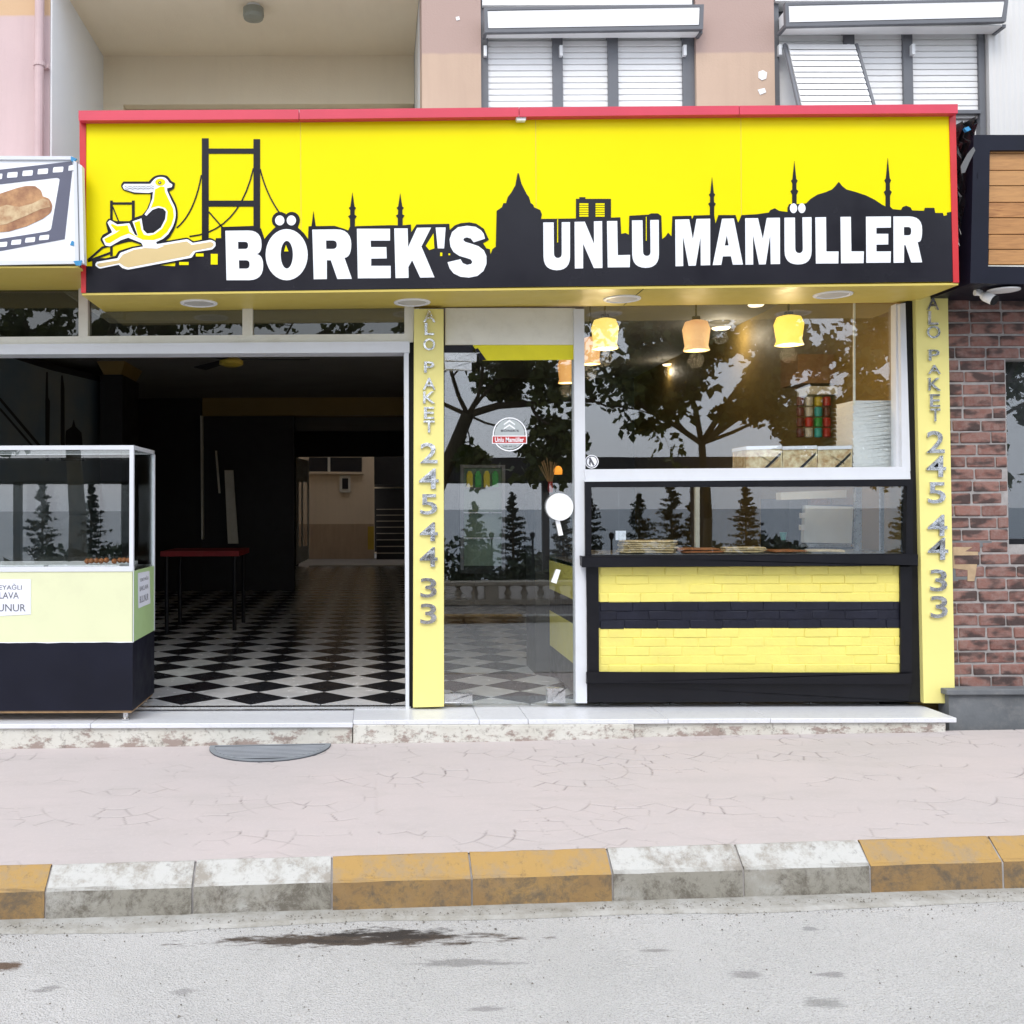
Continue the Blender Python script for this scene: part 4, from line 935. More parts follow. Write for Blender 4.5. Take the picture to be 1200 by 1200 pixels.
# pendant lamps
def pendant(px, py, w_, h_, y, c, e_, label):
    p = U(px, py, y); s_ = (y+6)/1200; rw, hh = w_*s_/2, h_*s_
    e = empty('pendant_lamp', (p.x, y, p.z-hh/2), label, 'lamp', 'glass pendant lamps inside the shop window')
    prof = [(rw*.35, hh*.5), (rw*.8, hh*.44), (rw*1.0, hh*.2), (rw*.9, -hh*.15), (rw*.84, -hh*.34), (rw*.96, -hh*.5), (rw*.9, -hh*.5)]
    MB().lathe((p.x, y, p.z), prof, 26).build('lamp_shade', emis('lit glass', c, e_, L(.8, .7, .4)), e, smooth=True)
    pl_ = bpy.data.lights.new('lamp_light', 'POINT'); pl_.energy = 4.5*e_; pl_.color = (1, .72, .42); pl_.shadow_soft_size = .05
    lo = bpy.data.objects.new('lamp_light', pl_); col.objects.link(lo); lo.parent = e; lo.location = (0, 0, -.06)
    MB().lathe((p.x, y, p.z), [(rw*.3, hh*.5), (rw*.3, hh*.62), (.006, hh*.64), (.006, hh*.7+.25)], 14).build('cord', M['black_flat'], e)
pendant(709, 391, 32, 36, .35, (1, .72, .16, 1), 1.0, 'bright yellow tulip pendant lamp at the left end of the shop window')
pendant(816, 393, 32, 36, .35, (1, .45, .18, 1), .62, 'orange marbled tulip pendant lamp in the middle of the shop window')
pendant(924.5, 387, 34, 35, .35, (1, .68, .06, 1), 1.1, 'bright yellow tulip pendant lamp at the right of the shop window')
pendant(692, 411, 24, 32, 1.3, (1, .45, .16, 1), .6, 'orange pendant lamp hanging behind the white door post')
pendant(664, 434, 21, 30, 2.2, (1, .42, .10, 1), .6, 'small orange pendant lamp seen through the top of the glass door')
for px, py, lab in ((845, 384, 'small round ceiling spot glowing beside the middle pendant lamp'), (785, 427, 'small round ceiling spot glowing deeper in the shop'), (886, 357, 'small round ceiling spot close behind the top of the window')):
    z_ = 2.7 if py > 360 else 2.42; p = Uz(px, py, z_ )
    e = MB().lathe(p, [(.08 if py > 360 else .05, 0), (.07 if py > 360 else .04, -.01)], 20).build('ceiling_spot', emis('spot light', (1, .85, .6, 1), 1.6)); tag(e, lab, 'ceiling light')
    if py < 360: continue
    pl_ = bpy.data.lights.new('spot_glow', 'POINT'); pl_.energy = 5; pl_.color = (1, .85, .65); pl_.shadow_soft_size = .06
    lo = bpy.data.objects.new('spot_glow', pl_); col.objects.link(lo); lo.parent = e; lo.location = (p.x, p.y, p.z-.08)

# ------------------------------------------------------------------ interior
def room():
    W = {}
    xl, xr = -3.35, X0(1062)+.06
    b = MB(); b.box(xl-2.4, xr+.2, .13, 15, 2.75, 2.93); tag(b.build('shop_ceiling', M['ceil_int']), kind='structure')
    b = MB(); b.box(xl-2.6, xl-2.4, .13, 15, -.3, 2.75); tag(b.build('shop_wall_left', M['black_int']), kind='structure')
    b = MB(); b.box(xr, xr+.2, .13, 6.7, -.3, 2.75); tag(b.build('shop_wall_right', M['olive']), kind='structure')
    b = MB(); b.box(1.35, xr, 6.5, 6.7, -.3, 2.75); b.box(1.2, 1.35, 6.5, 15, -.3, 2.75); tag(b.build('kitchen_wall', M['black_int']), kind='structure')
    # lintel masses behind the transom and behind the sign
    b = MB(); b.box(xl-2.6, X0(-160), .0, .13, -.3, 2.75); tag(b.build('frontage_wall', M['wall_left']), kind='structure')
    # back wall with opening
    YB = 15.0; xo0, xo1, zo = X0(349, YB), X0(490, YB), U(400, 535, YB).z
    b = MB(); b.box(xl-2.6, xo0, YB, YB+.2, -.3, 2.75); b.box(xo1, 1.35, YB, YB+.2, -.3, 2.75); b.box(xo0, xo1, YB, YB+.2, zo, 2.75)
    tag(b.build('shop_back_wall', M['black_int']), kind='structure')
    # cross beam
    zb, zt2 = U(350, 487, 8.6).z, U(350, 478, 8.6).z
    b = MB(); b.box(X0(237, 8.6), 1.35, 8.6, 8.9, zb, 2.75); bm_ = b.build('ceiling_beam', M['olive']); tag(bm_, 'mustard painted beam across the ceiling deep inside the shop', 'beam')
    b = MB(); b.box(X0(-200, 8.7), X0(237, 8.7), 8.62, 8.88, 0, 2.75); b.box(X0(237, 8.7), X0(345, 8.7), 8.64, 8.86, 0, zb-.002); tag(b.build('partition_wall', M['black_int']), kind='structure')
    # mural wall on the left and its silhouettes
    mu = empty('mural_wall', (xl-.3, 5, 0), 'dim wall on the left inside the shop painted with a dusk skyline', 'wall')
    A_, B_ = U(-140, 400, 3.0), U(118, 430, 4.9)
    A_ = Vector((-4.25, 1.5, 0)); B_ = Vector((X0(118, 5.3), 5.3, 0))
    n_ = Vector((B_.y-A_.y, -(B_.x-A_.x), 0)).normalized()*-1
    up = Vector((0, 0, 2.62))
    MB().hexa([A_, B_, B_+up, A_+up], [p+n_*.08 for p in (A_, B_, B_+up, A_+up)]).build('wall_panel', M['mural'], mu)
    def onm(px, py):      # ray to mural plane
        d = ray(px, py); nn = Vector((B_.y-A_.y, -(B_.x-A_.x), 0)).normalized(); t = (A_-CAM).dot(nn)/d.dot(nn); return CAM+d*t
    nn = Vector((B_.y-A_.y, -(B_.x-A_.x), 0)).normalized(); 
    if (CAM-A_).dot(nn) < 0: nn = -nn
    for pl in ([(54, 436), (55.5, 436), (56, 466), (58, 470), (57, 540), (53, 540), (53, 470)], [(71.5, 440), (73, 440), (75, 455), (75.5, 540), (71, 540), (71, 455)], [(0, 466), (0, 470), (46, 525), (50, 525)], [(0, 478), (0, 481), (38, 525), (41, 525)], [(76, 540), (77, 505), (84, 500), (86, 492), (88, 500), (95, 507), (98, 540)], [(12, 415), (119, 441), (119, 448), (60, 434), (12, 419)]):
        P_ = [onm(*q) for q in pl]; MB().hexa([p+nn*.006 for p in P_], [p+nn*.001 for p in P_]).build('painted_silhouette', M['black_int'], mu)
    # column with mustard capital
    cl = empty('column', (X0(130, 5), 5.2, 0), 'black square column with a mustard capital inside the shop', 'column')
    b = MB(); b.box(X0(117, 5), X0(143, 5), 5.0, 5.75, 0, U(130, 439, 5).z); b.build('shaft', M['black_int'], cl)
    zc1, zc2 = U(130, 439, 5).z, 2.75
    x0_, x1_ = X0(121, 5), X0(141, 5)
    MB().hexa([(x0_, 5, zc1+.002), (x1_, 5, zc1+.002), (x1_, 5.7, zc1+.002), (x0_, 5.7, zc1+.002)], [(x0_-.06, 4.94, zc2), (x1_+.06, 4.94, zc2), (x1_+.06, 5.76, zc2), (x0_-.06, 5.76, zc2)]).build('capital', M['olive'], cl)
    # ceiling fan
    fp = U(271, 423, 2.6); fz = fp.z
    fn = empty('ceiling_fan', (fp.x, 2.6, 2.75), 'ceiling fan with a mustard hub and dark blades inside the open shop', 'fan')
    MB().lathe((fp.x, 2.6, fz), [(.06, .03), (.10, .0), (.10, -.03), (.05, -.05)], 24).build('hub', mat('mustard metal', L(.45, .33, .04), .4), fn)
    MB().bar((fp.x, 2.6, fz+.03), (fp.x, 2.6, 2.75), .014).build('rod', M['black_flat'], fn)
    for a_ in (3, 123, 243):
        c_, s_ = math.cos(R(a_)), math.sin(R(a_)); d_ = Vector((c_, s_, 0)); t_ = Vector((-s_, c_, 0)); o_ = Vector((fp.x, 2.6, fz+.01))
        q = [o_+d_*.09-t_*.035, o_+d_*.66-t_*.06, o_+d_*.66+t_*.06+Vector((0, 0, .015)), o_+d_*.09+t_*.035+Vector((0, 0, .01))]
        MB().hexa(q, [p-Vector((0, 0, .008)) for p in q]).build('blade', M['black_int'], fn)
    # red table
    tz = .76; ta, tb = Uz(188, 646, tz), Uz(279, 646, tz)
    tb_ = empty('table', ((ta.x+tb.x)/2, ta.y, 0), 'red topped table in the dark left part of the shop', 'table')
    b = MB(); b.box(ta.x, tb.x, ta.y, ta.y+.8, tz-.05, tz); b.build('table_top', M['red_cloth'], tb_)
    for xx in (ta.x+.05, tb.x-.05):
        for yy in (ta.y+.05, ta.y+.72): MB().bar((xx, yy, 0), (xx, yy, tz-.05), .02, 8).build('leg', M['black_paint'], tb_)
    # white door leaf and panels at the back
    dl = empty('inner_door', U(268, 660, 8.4), 'tall narrow pale panel with a dark frame at the back of the shop', 'door')
    prism('leaf', [(263, 551), (273, 551), (279, 637), (267, 637)], 8.4, 8.45, M['cream_frame'], dl)
    prism('frame_strip', [(252, 528), (254, 528), (258, 578), (256, 578)], 8.41, 8.45, M['cream_frame'], dl)
    prism('corner_post', [(234.5, 487), (237, 487), (238, 632), (236, 632)], 8.5, 8.6, M['cream_frame'], dl)
    # courtyard beyond the opening
    YC = 19.0
    b = MB(); b.box(-7, X0(438.5, YC), YC, YC+.3, -.3, 9); wl_ = b.build('courtyard_wall', M['court']); tag(wl_, 'beige courtyard wall with a small window seen through the rear opening', 'wall')
    zd = U(400, 614, YC).z; b = MB(); b.box(-3, X0(438, YC)+.005, YC-.012, YC-.001, -.3, zd); b.build('dado', M['court_low'], wl_)
    prism('wall_window', rect(398, 557, 410.5, 577), YC-.05, YC-.002, M['cream_frame'], wl_); prism('window_pane', rect(401, 560.5, 408, 573), YC-.06, YC-.051, M['black_int'], wl_)
    prism('high_window', [(362, 536), (424, 536), (424, 553), (362, 553)], YC-.04, YC-.002, M['black_int'], wl_)
    prism('high_window_sill', [(361, 552.5), (426, 553), (426, 555.5), (361, 555)], YC-.10, YC-.002, M['court'], wl_)
    prism('high_window_mullion', rect(384, 536, 387, 553), YC-.06, YC-.041, M['cream_frame'], wl_)
    b = MB(); b.box(-7, 3, 15.2, 22, -.5, -.06); tag(b.build('courtyard_floor', M['promen']), kind='structure')
    b = MB(); b.box(X0(349, YB)-.6, X0(349, YB)-.3, 15.2, 19, -.1, 9); b.box(1.6, 1.9, 15.2, 22, -.1, 9); b.box(-1, 1.9, 22, 22.3, -.1, 9); tag(b.build('courtyard_enclosure', M['court']), kind='structure')
    pass
    b = MB(); b.box(X0(438.5, YC)+.002, 1.6, 19.1, 21.9, 1.75, 2.9); b.box(X0(438.5, YC)+.002, 1.6, 21.5, 21.9, 0, 1.7); tag(b.build('stair_dark_fill', M['black_int']), kind='structure')  # near-black boxes added to stand in for the deep shade around the stairs
    stp = empty('outdoor_stairs', (.4, 19, 0), 'dark stone stairs rising at the right of the rear courtyard', 'stairs')
    for i in range(8):
        b = MB(); b.box(X0(441, 18.6), 1.5, 18.6+i*.3, 18.6+(i+1)*.3+.02, -.06+.0, .08+i*.15); b.build('step', M['black_int'], stp)
        b = MB(); b.box(X0(441, 18.6), 1.5, 18.58+i*.3, 18.64+i*.3, .081+i*.15, .10+i*.15); b.build('step_nosing', M['stone'], stp)
    yp = prism('yellow_post', rect(431, 617, 438.3, 644), 18.5, 18.6, mat('yellow painted post', L(.5, .34, .03), .6)); tag(yp, 'short yellow post at the foot of the courtyard stairs', 'post')
    gd = empty('open_glass_leaf', U(355, 660, 14.9), 'narrow glazed door leaf standing open at the rear opening', 'door')
    prism('leaf_frame', [(347, 536), (362, 540), (362, 655), (347, 662)], 14.8, 14.86, M['cream_frame'], gd, holes=[[(350, 565), (353, 565), (353, 640), (350, 640)], [(355, 565), (360, 565), (360, 640), (355, 640)]])
    b = MB(); b.box(X0(362, 14.6), X0(482, 14.6), 14.6, 14.9, 0.0, .02); tag(b.build('rear_threshold', M['stone']), kind='structure')
    # shop floor slab and tiles
    b = MB(); b.box(xl-2.4, xr, .061, 15, -.3, -.009); flo = b.build('shop_floor', M['grout']); tag(flo, kind='structure')
    T = .293; hd = T*math.sqrt(.5)
    tm = {}
    for kk in (0, 1):
        b = MB(); s_ = T/2-.0012; c_ = math.sqrt(.5)
        pts = [(-s_, -s_), (s_, -s_), (s_, s_), (-s_, s_)]; pts = [((x-y)*c_, (x+y)*c_) for x, y in pts]
        b.hexa([(x, y, 0) for x, y in pts], [(x, y, -.008) for x, y in pts]); tm[kk] = b.mesh('floor_tile', M['tile_white'] if kk else M['tile_black'])
    far = {0: MB(), 1: MB()}; cnt = 0
    P0 = Uz(457, 817.5, 0)              # centre of one black tile in the photograph
    cand = []
    for i in range(-70, 71):
        for j in range(-70, 71):
            x = P0.x+(i-j)*hd; y = P0.y+(i+j)*hd
            if xl-2.3 < x < xr-.02 and .06 < y < 14.8: cand.append((y, x, (i+j) % 2))
    cand.sort()
    for y, x, kk in cand:
        kk2 = 0 if kk == 0 else 1
        if y < hd*1.05+.06:       # cut tiles at the threshold
            pts = [(x, y-hd+.002), (x+hd-.002, y), (x, y+hd-.002), (x-hd+.002, y)]
            yc = .062; out = []
            for q in range(4):
                a_, b2 = pts[q], pts[(q+1) % 4]
                if a_[1] >= yc: out.append(a_)
                if (a_[1]-yc)*(b2[1]-yc) < 0:
                    t = (yc-a_[1])/(b2[1]-a_[1]); out.append((a_[0]+(b2[0]-a_[0])*t, yc))
            if len(out) >= 3:
                b = MB(); b.hexa([(p[0], p[1], -.0005) for p in out], [(p[0], p[1], -.008) for p in out]); b.build('floor_tile', M['tile_white'] if kk2 else M['tile_black'], flo)
            continue
        vis = -2.0 < x < 1.45+0*y and y < 5
        if vis and cnt < 270:
            link('floor_tile', tm[kk2], flo, (x, y, 0)); cnt += 1
        else:
            far[kk2].hexa([(x, y-hd+.002, 0), (x+hd-.002, y, 0), (x, y+hd-.002, 0), (x-hd+.002, y, 0)], [(x, y-hd+.002, -.008), (x+hd-.002, y, -.008), (x, y+hd-.002, -.008), (x-hd+.002, y, -.008)])
    for kk in (0, 1):
        if far[kk].v: tag(far[kk].build('far_floor_tiles', M['tile_white'] if kk else M['tile_black'], flo), kind='stuff')
room()
# fridge, reeds, lamp seen through the door
fg = empty('drinks_fridge', U(566, 668, 2.2), 'lit glass fridge standing inside behind the glass door', 'fridge')
prism('body', rect(539, 544, 593, 672), 2.26, 2.75, M['black_int'], fg)
prism('lit_back', rect(544, 549, 588, 663), 2.24, 2.25, emis('greenish fridge light', (.35, .5, .38, 1), .03, L(.12, .17, .13)), fg)
for q in (rect(540, 545, 543.5, 668), rect(588.5, 545, 592, 668), rect(543.5, 545, 588.5, 548), rect(543.5, 571, 588.5, 573)): prism('door_frame', q, 2.15, 2.2, M['grey_frame'], fg)
prism('shelf', rect(544, 600, 588, 601.5), 2.17, 2.23, M['tray'], fg); prism('shelf', rect(544, 630, 588, 631.5), 2.17, 2.23, M['tray'], fg)
for i in range(4): prism('bottle', [(547+i*10, 571), (547+i*10, 556), (549+i*10, 552), (552+i*10, 552), (554+i*10, 556), (554+i*10, 571)], 2.18, 2.23, cc_['green' if i % 2 else 'yel'], fg)
rv = empty('reed_vase', U(644, 576, 1.2), 'bundle of dry brown sticks in a red vase inside the glass door', 'vase')
p = U(645, 577, 1.2); MB().lathe((p.x, 1.2, p.z), [(.016, 0), (.02, .03), (.014, .06), (.018, .075)], 14).build('vase', mat('red vase', L(.35, .01, .01), .35), rv)
rs = random.Random(2)
for i in range(22):
    t_ = (i-10.5)/10.5; b = MB(); tip = U(642+t_*10+rs.uniform(-2, 2), 537+rs.uniform(-2, 5)+abs(t_)*5, 1.2+rs.uniform(-.04, .04)); b.bar(p+Vector((t_*.01, 0, .06)), tip, .0022, 4); b.build('stick', M['card'], rv)
ol = empty('table_lamp', U(654, 562, 1.5), 'small orange glowing lamp beside the sticks inside the glass door', 'lamp')
p = U(654, 556, 1.5); MB().lathe((p.x, 1.5, p.z), [(.03, 0), (.032, .03), (.022, .055), (.008, .062)], 18).build('lamp_shade', emis('orange lamp', (1, .35, .04, 1), .9), ol, smooth=True)
MB().lathe((p.x, 1.5, p.z), [(.03, -.012), (.03, -.002)], 18).build('lamp_base', M['black_flat'], ol)
MB().bar((p.x, 1.5, 1.02), (p.x, 1.5, p.z-.012), .008).build('lamp_stem', M['black_flat'], ol)
sb = MB(); sb.box(X0(628, 1.1), X0(672, 1.1), 1.16, 1.6, .0, U(640, 577, 1.2).z-.001); tag(sb.build('side_counter', M['black_int']), 'dark counter inside the glass door carrying the vase and the small lamp', 'counter')

# ------------------------------------------------------------------ glass display case on the left
CYF = -.30; CYB = .26
xs1 = U(156, 700, CYF).x; xs0 = U(-150, 700, CYF).x
zt_c, zr, zl_, zd_, zbt = U(80, 522, CYF).z, U(80, 670, CYF).z, U(80, 664, CYF).z, U(80, 753, CYF).z, U(80, 833, CYF).z
dc = empty('display_case', ((xs0+xs1)/2, 0, 0), 'white framed glass display case with pale lime front and navy base at the left', 'display case')
B_ = lambda x0, x1, y0, y1, z0, z1, nm, m_, par=dc, bev=0: MB().box(x0, x1, y0, y1, z0, z1).build(nm, m_, par, bevel=bev)
B_(xs0, xs1-.002, CYF+.002, CYB-.002, zbt, zd_, 'base_panel', M['navy'])
jr = [(x_/40*(xs1-.002-xs0)+xs0, .006*noise.noise(Vector((x_*.35, 1, 0)))+.003) for x_ in range(41)]
MB().hexa([Vector((x_, CYF+.0012, zd_-.004+max(0, h_))) for x_, h_ in jr]+[Vector((x_, CYF+.0012, zd_+.003)) for x_, h_ in reversed(jr)], [Vector((x_, CYF+.0018, zd_-.004+max(0, h_))) for x_, h_ in jr]+[Vector((x_, CYF+.0018, zd_+.003)) for x_, h_ in reversed(jr)]).build('paint_edge', M['white_print'], dc)
B_(xs0, xs1-.006, CYF+.004, CYB-.006, zd_+.001, zr, 'front_panel', M['lime'])
B_(xs1-.0058, xs1-.001, CYF+.012, CYB-.012, zd_+.001, zr, 'side_panel', M['lime_side'])
B_(xs0, xs1-.01, CYF+.01, CYB-.01, zbt-.014, zbt-.001, 'plywood_base', M['ply'])
tw = .022
B_(xs0, xs1, CYF, CYF+.03, zl_-.028, zl_, 'frame_rail', M['white_frame'])
B_(xs0, xs1, CYF, CYF+.024, zt_c-.024, zt_c, 'frame_rail', M['white_frame'])
B_(xs1-.02, xs1, CYF+.0245, CYB, zt_c-.022, zt_c, 'frame_rail', M['white_frame'])
B_(xs0, xs1, CYB-.024, CYB, zt_c-.022, zt_c-.001, 'frame_rail', M['white_frame'])
B_(xs1-tw, xs1+.001, CYF-.001, CYF+.022, zl_, zt_c-.001, 'frame_post', M['white_frame'])
B_(xs1-.0009, xs1+.003, CYF+.0, CYF+.008, zd_, zl_-.001, 'corner_strip', M['white_frame'])
B_(xs1-.018, xs1+.001, CYB-.02, CYB+.001, zd_-.0, zt_c-.023, 'frame_post', M['white_frame'])
B_(xs0, xs1-tw, CYF+.008, CYF+.014, zl_, zt_c-.024, 'pane', M['glass_case'])
B_(xs1-.012, xs1-.006, CYF+.023, CYB-.02, zr+.001, zt_c-.022, 'pane', M['glass_case'])
B_(xs0, xs1-.02, CYB-.012, CYB-.006, zl_, zt_c-.024, 'pane', M['glass_thin'])
B_(xs0, xs1-.02, CYF+.025, CYB-.02, zt_c-.02, zt_c-.012, 'pane', M['glass_thin'])
B_(xs0, xs1-.015, CYF+.032, CYB-.02, zr+.001, zr+.012, 'shelf', M['tray'])
for xx, yy in ((xs1-.05, CYF+.04), (xs1-.05, CYB-.05), (xs0+.1, CYF+.04), (xs0+.1, CYB-.05)):
    MB().lathe((xx, yy, -.01), [(.024, 0), (.024, .008), (.015, .012), (.015, zbt+.0)], 14).build('foot', M['steel'], dc)
# white trays and brown pastries inside
for i in range(3):
    x0_ = xs0+.42*i+.12; e = B_(x0_, x0_+.40, CYF+.05, CYB-.06, zr+.0125, zr+.035, 'tray', M['plastic_white'], None, .003)
    tag(e, ['white pastry tray in the glass case, farthest from its corner post', 'middle white pastry tray in the glass case', 'white pastry tray in the glass case nearest the corner post, holding brown rolls'][i], 'tray', 'white trays in the glass case')
rs = random.Random(9)
for i in range(9):
    px = 101+i*5.6+(4 if i > 4 else 0); p = U(px, 663, CYF+.08)
    b = MB(); L_ = .035; a_ = rs.uniform(-.5, .5)
    b.lathe((p.x, CYF+.09+rs.uniform(0, .03), zr+.052+rs.uniform(0, .008)), [(.004, -.022), (.013, -.015), (.016, 0), (.013, .015), (.004, .022)], 12, axis='y')
    nm = 'first second third fourth fifth sixth seventh eighth ninth'.split()[i]
    tag(b.build('pastry_roll', M['dough_brown'], smooth=True), f'{nm} brown pastry roll from the left in the tray near the corner post', 'pastry', 'brown pastry rolls in the glass case')
nt = empty('paper_notice', U(5, 722, CYF), 'white paper notice reading TEREYAĞLI BAKLAVA BULUNUR on the lime front of the glass case', 'notice')
prism('sheet', [(-26, 679), (36, 679), (36, 720), (-26, 723)], CYF+.0015, CYF+.0035, M['paper'], nt)
for t_, a_, c_, d_, e_ in (('TEREYAĞLI', -16, 684, 25.5, 691), ('BAKLAVA', -19, 694, 22, 701.5), ('BULUNUR', -23, 708, 30, 716.5)):
    text_px(t_, a_, c_, d_, e_, CYF+.0012, M['ink'], name='text', parent=nt, depth=.0006, bold=.0)
nt2 = empty('paper_notice', (xs1+.001, 0, .7), 'small bluish paper notice stuck on the green side of the glass case', 'notice')
def cs(px, py): return Ux(px, py, xs1)
q = [cs(161.5, 671.5), cs(175, 669), cs(176, 707), cs(162, 713)]; q[3].z = q[3].z
MB().hexa([p+Vector((.0012, 0, 0)) for p in q], [p+Vector((.0002, 0, 0)) for p in q]).build('sheet', M['paper'], nt2)
for t_, c_, d_ in (('TEREYAĞLI', 676, 681), ('BAKLAVA', 686.5, 692), ('BULUNUR', 698, 706)):
    A_, Bq, C_ = cs(163.5, c_+1), cs(173.5, c_), cs(163.5, d_+1)
    text_mesh(t_, A_, Vector((xs1, Bq.y, A_.z)), Vector((xs1, A_.y, C_.z)), M['ink'], name='text', parent=nt2, depth=.0005, nrm=Vector((1, 0, 0))).location += Vector((.0013, 0, 0))

# ------------------------------------------------------------------ neighbour sign on the left (film strip and bread)
ns = empty('neighbour_sign', U(40, 310, -.58), 'white box sign with slanted film strip and loaf of bread at the far left', 'sign')
NY = -.54
prism('sign_face', [(-160, 184), (86, 184), (88, 308), (-160, 312)], NY, -.1, M['white_print'], ns)
prism('top_rail', [(-160, 182), (85, 183), (85, 187), (-160, 186.5)], NY-.012, NY-.001, M['white_frame'], ns)
prism('bottom_rail', [(-160, 307), (88, 305), (88, 309), (-160, 313)], NY-.012, NY-.001, M['white_frame'], ns)
prism('corner_post', [(86, 188), (96, 194), (98.5, 309), (88, 306)], NY-.02, NY+.03, M['white_frame'], ns)
prism('corner_strip', [(90, 190), (91, 190), (93.5, 306), (92.5, 306)], NY-.023, NY-.0202, M['grey_frame'], ns)
prism('corner_tape', [(83, 183), (90, 186), (86, 190), (83, 188)], NY-.014, NY-.0005, M['blue_tape'], ns)
prism('corner_tape', [(86, 306), (96, 305), (95, 311), (89, 311)], NY-.026, NY-.0215, M['blue_tape'], ns)
prism('corner_tape', [(82, 287), (84, 282), (86.5, 283), (86.5, 288)], NY-.004, NY-.0005, M['blue_tape'], ns)
ia = (0, 180, 8)
film = zz([(-600,225),(0,150),(670,72),(680,100),(640,740),(600,805),(0,912),(-600,1010)], *ia)
film = zz([(-1100,285),(0,150),(668,72),(682,100),(605,800),(0,912),(-1100,1110)], *ia)
hole_c = zz([(-1060,400),(0,285),(540,222,20),(560,240,10),(478,715,20),(440,730,10),(0,800),(-1060,965)], *ia)
prism('film_print', film, NY-.003, NY-.0005, M['film'], ns, holes=[hole_c])
for i in range(8):
    cx, cy = 545-143*i, 148+16.5*i; q = zz([(cx-45, cy-20, 10), (cx+50, cy-27, 10), (cx+45, cy+24, 10), (cx-52, cy+30, 10)], *ia); prism('sprocket_print', q, NY-.0045, NY-.0032, M['white_print'], ns)
for i in range(8):
    cx, cy = 412-131*i, 786+22*i; q = zz([(cx-40, cy-18, 10), (cx+50, cy-27, 10), (cx+44, cy+20, 10), (cx-48, cy+27, 10)], *ia); prism('sprocket_print', q, NY-.0045, NY-.0032, M['white_print'], ns)
prism('sprocket_print', zz([(645, 115, 5), (700, 100), (700, 155), (640, 160, 5)], *ia), NY-.0045, NY-.0032, M['white_print'], ns)
prism('bread_print', zz([(-900,720),(-500,560),(-200,440),(60,355),(150,325),(250,300,40),(330,305),(385,345,20),(400,400),(460,420,20),(492,480,30),(480,550,30),(400,610),(250,680),(80,730),(-100,745),(-500,770),(-900,790)], *ia), NY-.003, NY-.0005, M['bread'], ns)
prism('bread_print', zz([(-300,590),(60,480),(180,500),(300,470),(400,420),(455,440),(470,500),(380,520),(250,580),(60,660),(-300,720)], *ia), NY-.0042, NY-.0032, M['bread2'], ns)
a2, b2 = U(-160, 312.5, NY), U(92, 309, NY)
zq = min(a2.z, b2.z)
b = MB(); b.box(-6, b2.x, NY+.001, .02, zq-.01, zq); b.build('soffit', M['soffit'], ns)
b = MB(); b.box(-6, X0(93), -.03, .05, U(50, 338, 0).z, zq-.011); b.build('rear_band', M['soffit'], ns)

# ------------------------------------------------------------------ right neighbour
nr = empty('wood_sign', U(1170, 332, -.5), 'navy framed sign box filled with horizontal pine planks', 'sign')
RY = -.46
prism('frame', [(1141, 158), (1320, 158), (1320, 334), (1137, 332)], RY, .0, M['navy'], nr, holes=[[(1160, 176), (1300, 176), (1300, 314), (1158, 312)]])
prism('back_panel', rect(1150, 165, 1310, 322), RY+.07, RY+.10, M['navy'], nr)
ys_ = [176, 180, 199.5, 217.5, 237, 255, 274.5, 292, 310]
for i in range(len(ys_)-1): prism('plank', [(1159, ys_[i]+.6), (1305, ys_[i]+.6), (1305, ys_[i+1]-.5), (1158.5, ys_[i+1]-.5)], RY+.022+.004*(i % 2), RY+.06, M['plank'], nr)
prism('plank', [(1158, 311), (1305, 311), (1305, 314), (1158, 314)], RY+.015, RY+.06, M['cream_frame'], nr)
# black crumpled wrap on the side of the box
rs = random.Random(5); vs, fs = [], []
nn_, mm = 10, 22
xA, xB = U(1125, 250, -.40).x, U(1141, 250, -.44).x
for i in range(nn_+1):
    for j in range(mm+1):
        t_, u_ = i/nn_, j/mm; x = xA+.015+(xB-xA)*t_; z = U(1130, 140, -.42).z*(1-u_)+U(1130, 333, -.42).z*u_
        amp = .02+.045*max(0, 1-u_*2.5)
        vs.append((x+rs.uniform(-1, 1)*.004, -.34-.10*t_+rs.uniform(-1, 1)*amp, z))
for i in range(nn_):
    for j in range(mm): a_ = i*(mm+1)+j; fs.append((a_, a_+1, a_+mm+2, a_+mm+1))
MB().add(vs, fs).build('plastic_wrap', mat('black plastic film', L(.012, .013, .016), .3, bump=.3), nr, fix=False)
b = MB(); b.box(U(1121, 250, 0).x, xB+.3, -.02, .0, 2.40, 3.2); b.build('side_infill', M['black_flat'], nr)
prism('loose_flap', [(1126, 195), (1134, 180), (1141, 172), (1143, 176), (1136, 190), (1131, 202), (1127, 203)], -.47, -.465, mat('grey film', L(.12, .12, .12), .4), nr)
prism('wire_connector', [(1130, 150), (1135, 148), (1138, 152), (1133, 154)], -.47, -.45, M['blue_tape'], nr)
# brick wall
bw = empty('brick_wall', U(1160, 812, 0), 'reddish burnt brick wall of the neighbouring shop at the right edge', 'wall')
BY = .0
wx0 = X0(1106); wx1 = wx0+1.9; wz0, wz1 = Z0(808), 2.42
xw0 = X0(1181); zw0, zw1 = Z0(640), Z0(423)
b = MB(); b.box(wx0, xw0-.0, BY-.004, BY+.3, wz0, wz1); b.box(xw0, wx1+8, BY-.004, BY+.3, wz0, zw0); b.box(xw0, wx1+8, BY-.004, BY+.3, zw1, wz1); b.build('mortar', M['mortar'], bw)
bL, bH = .175, .0712
bms = [brick_mesh('brick', M['brick'], bL-.010, bH-.011, D_=.03, bev=.006, seed=20+i) for i in range(5)]
for me in bms:
    for v in me.vertices: v.co.x *= 1; v.co += Vector((random.uniform(-1, 1)*.0015, 0, random.uniform(-1, 1)*.001))
r_ = 0; z = wz0+bH/2
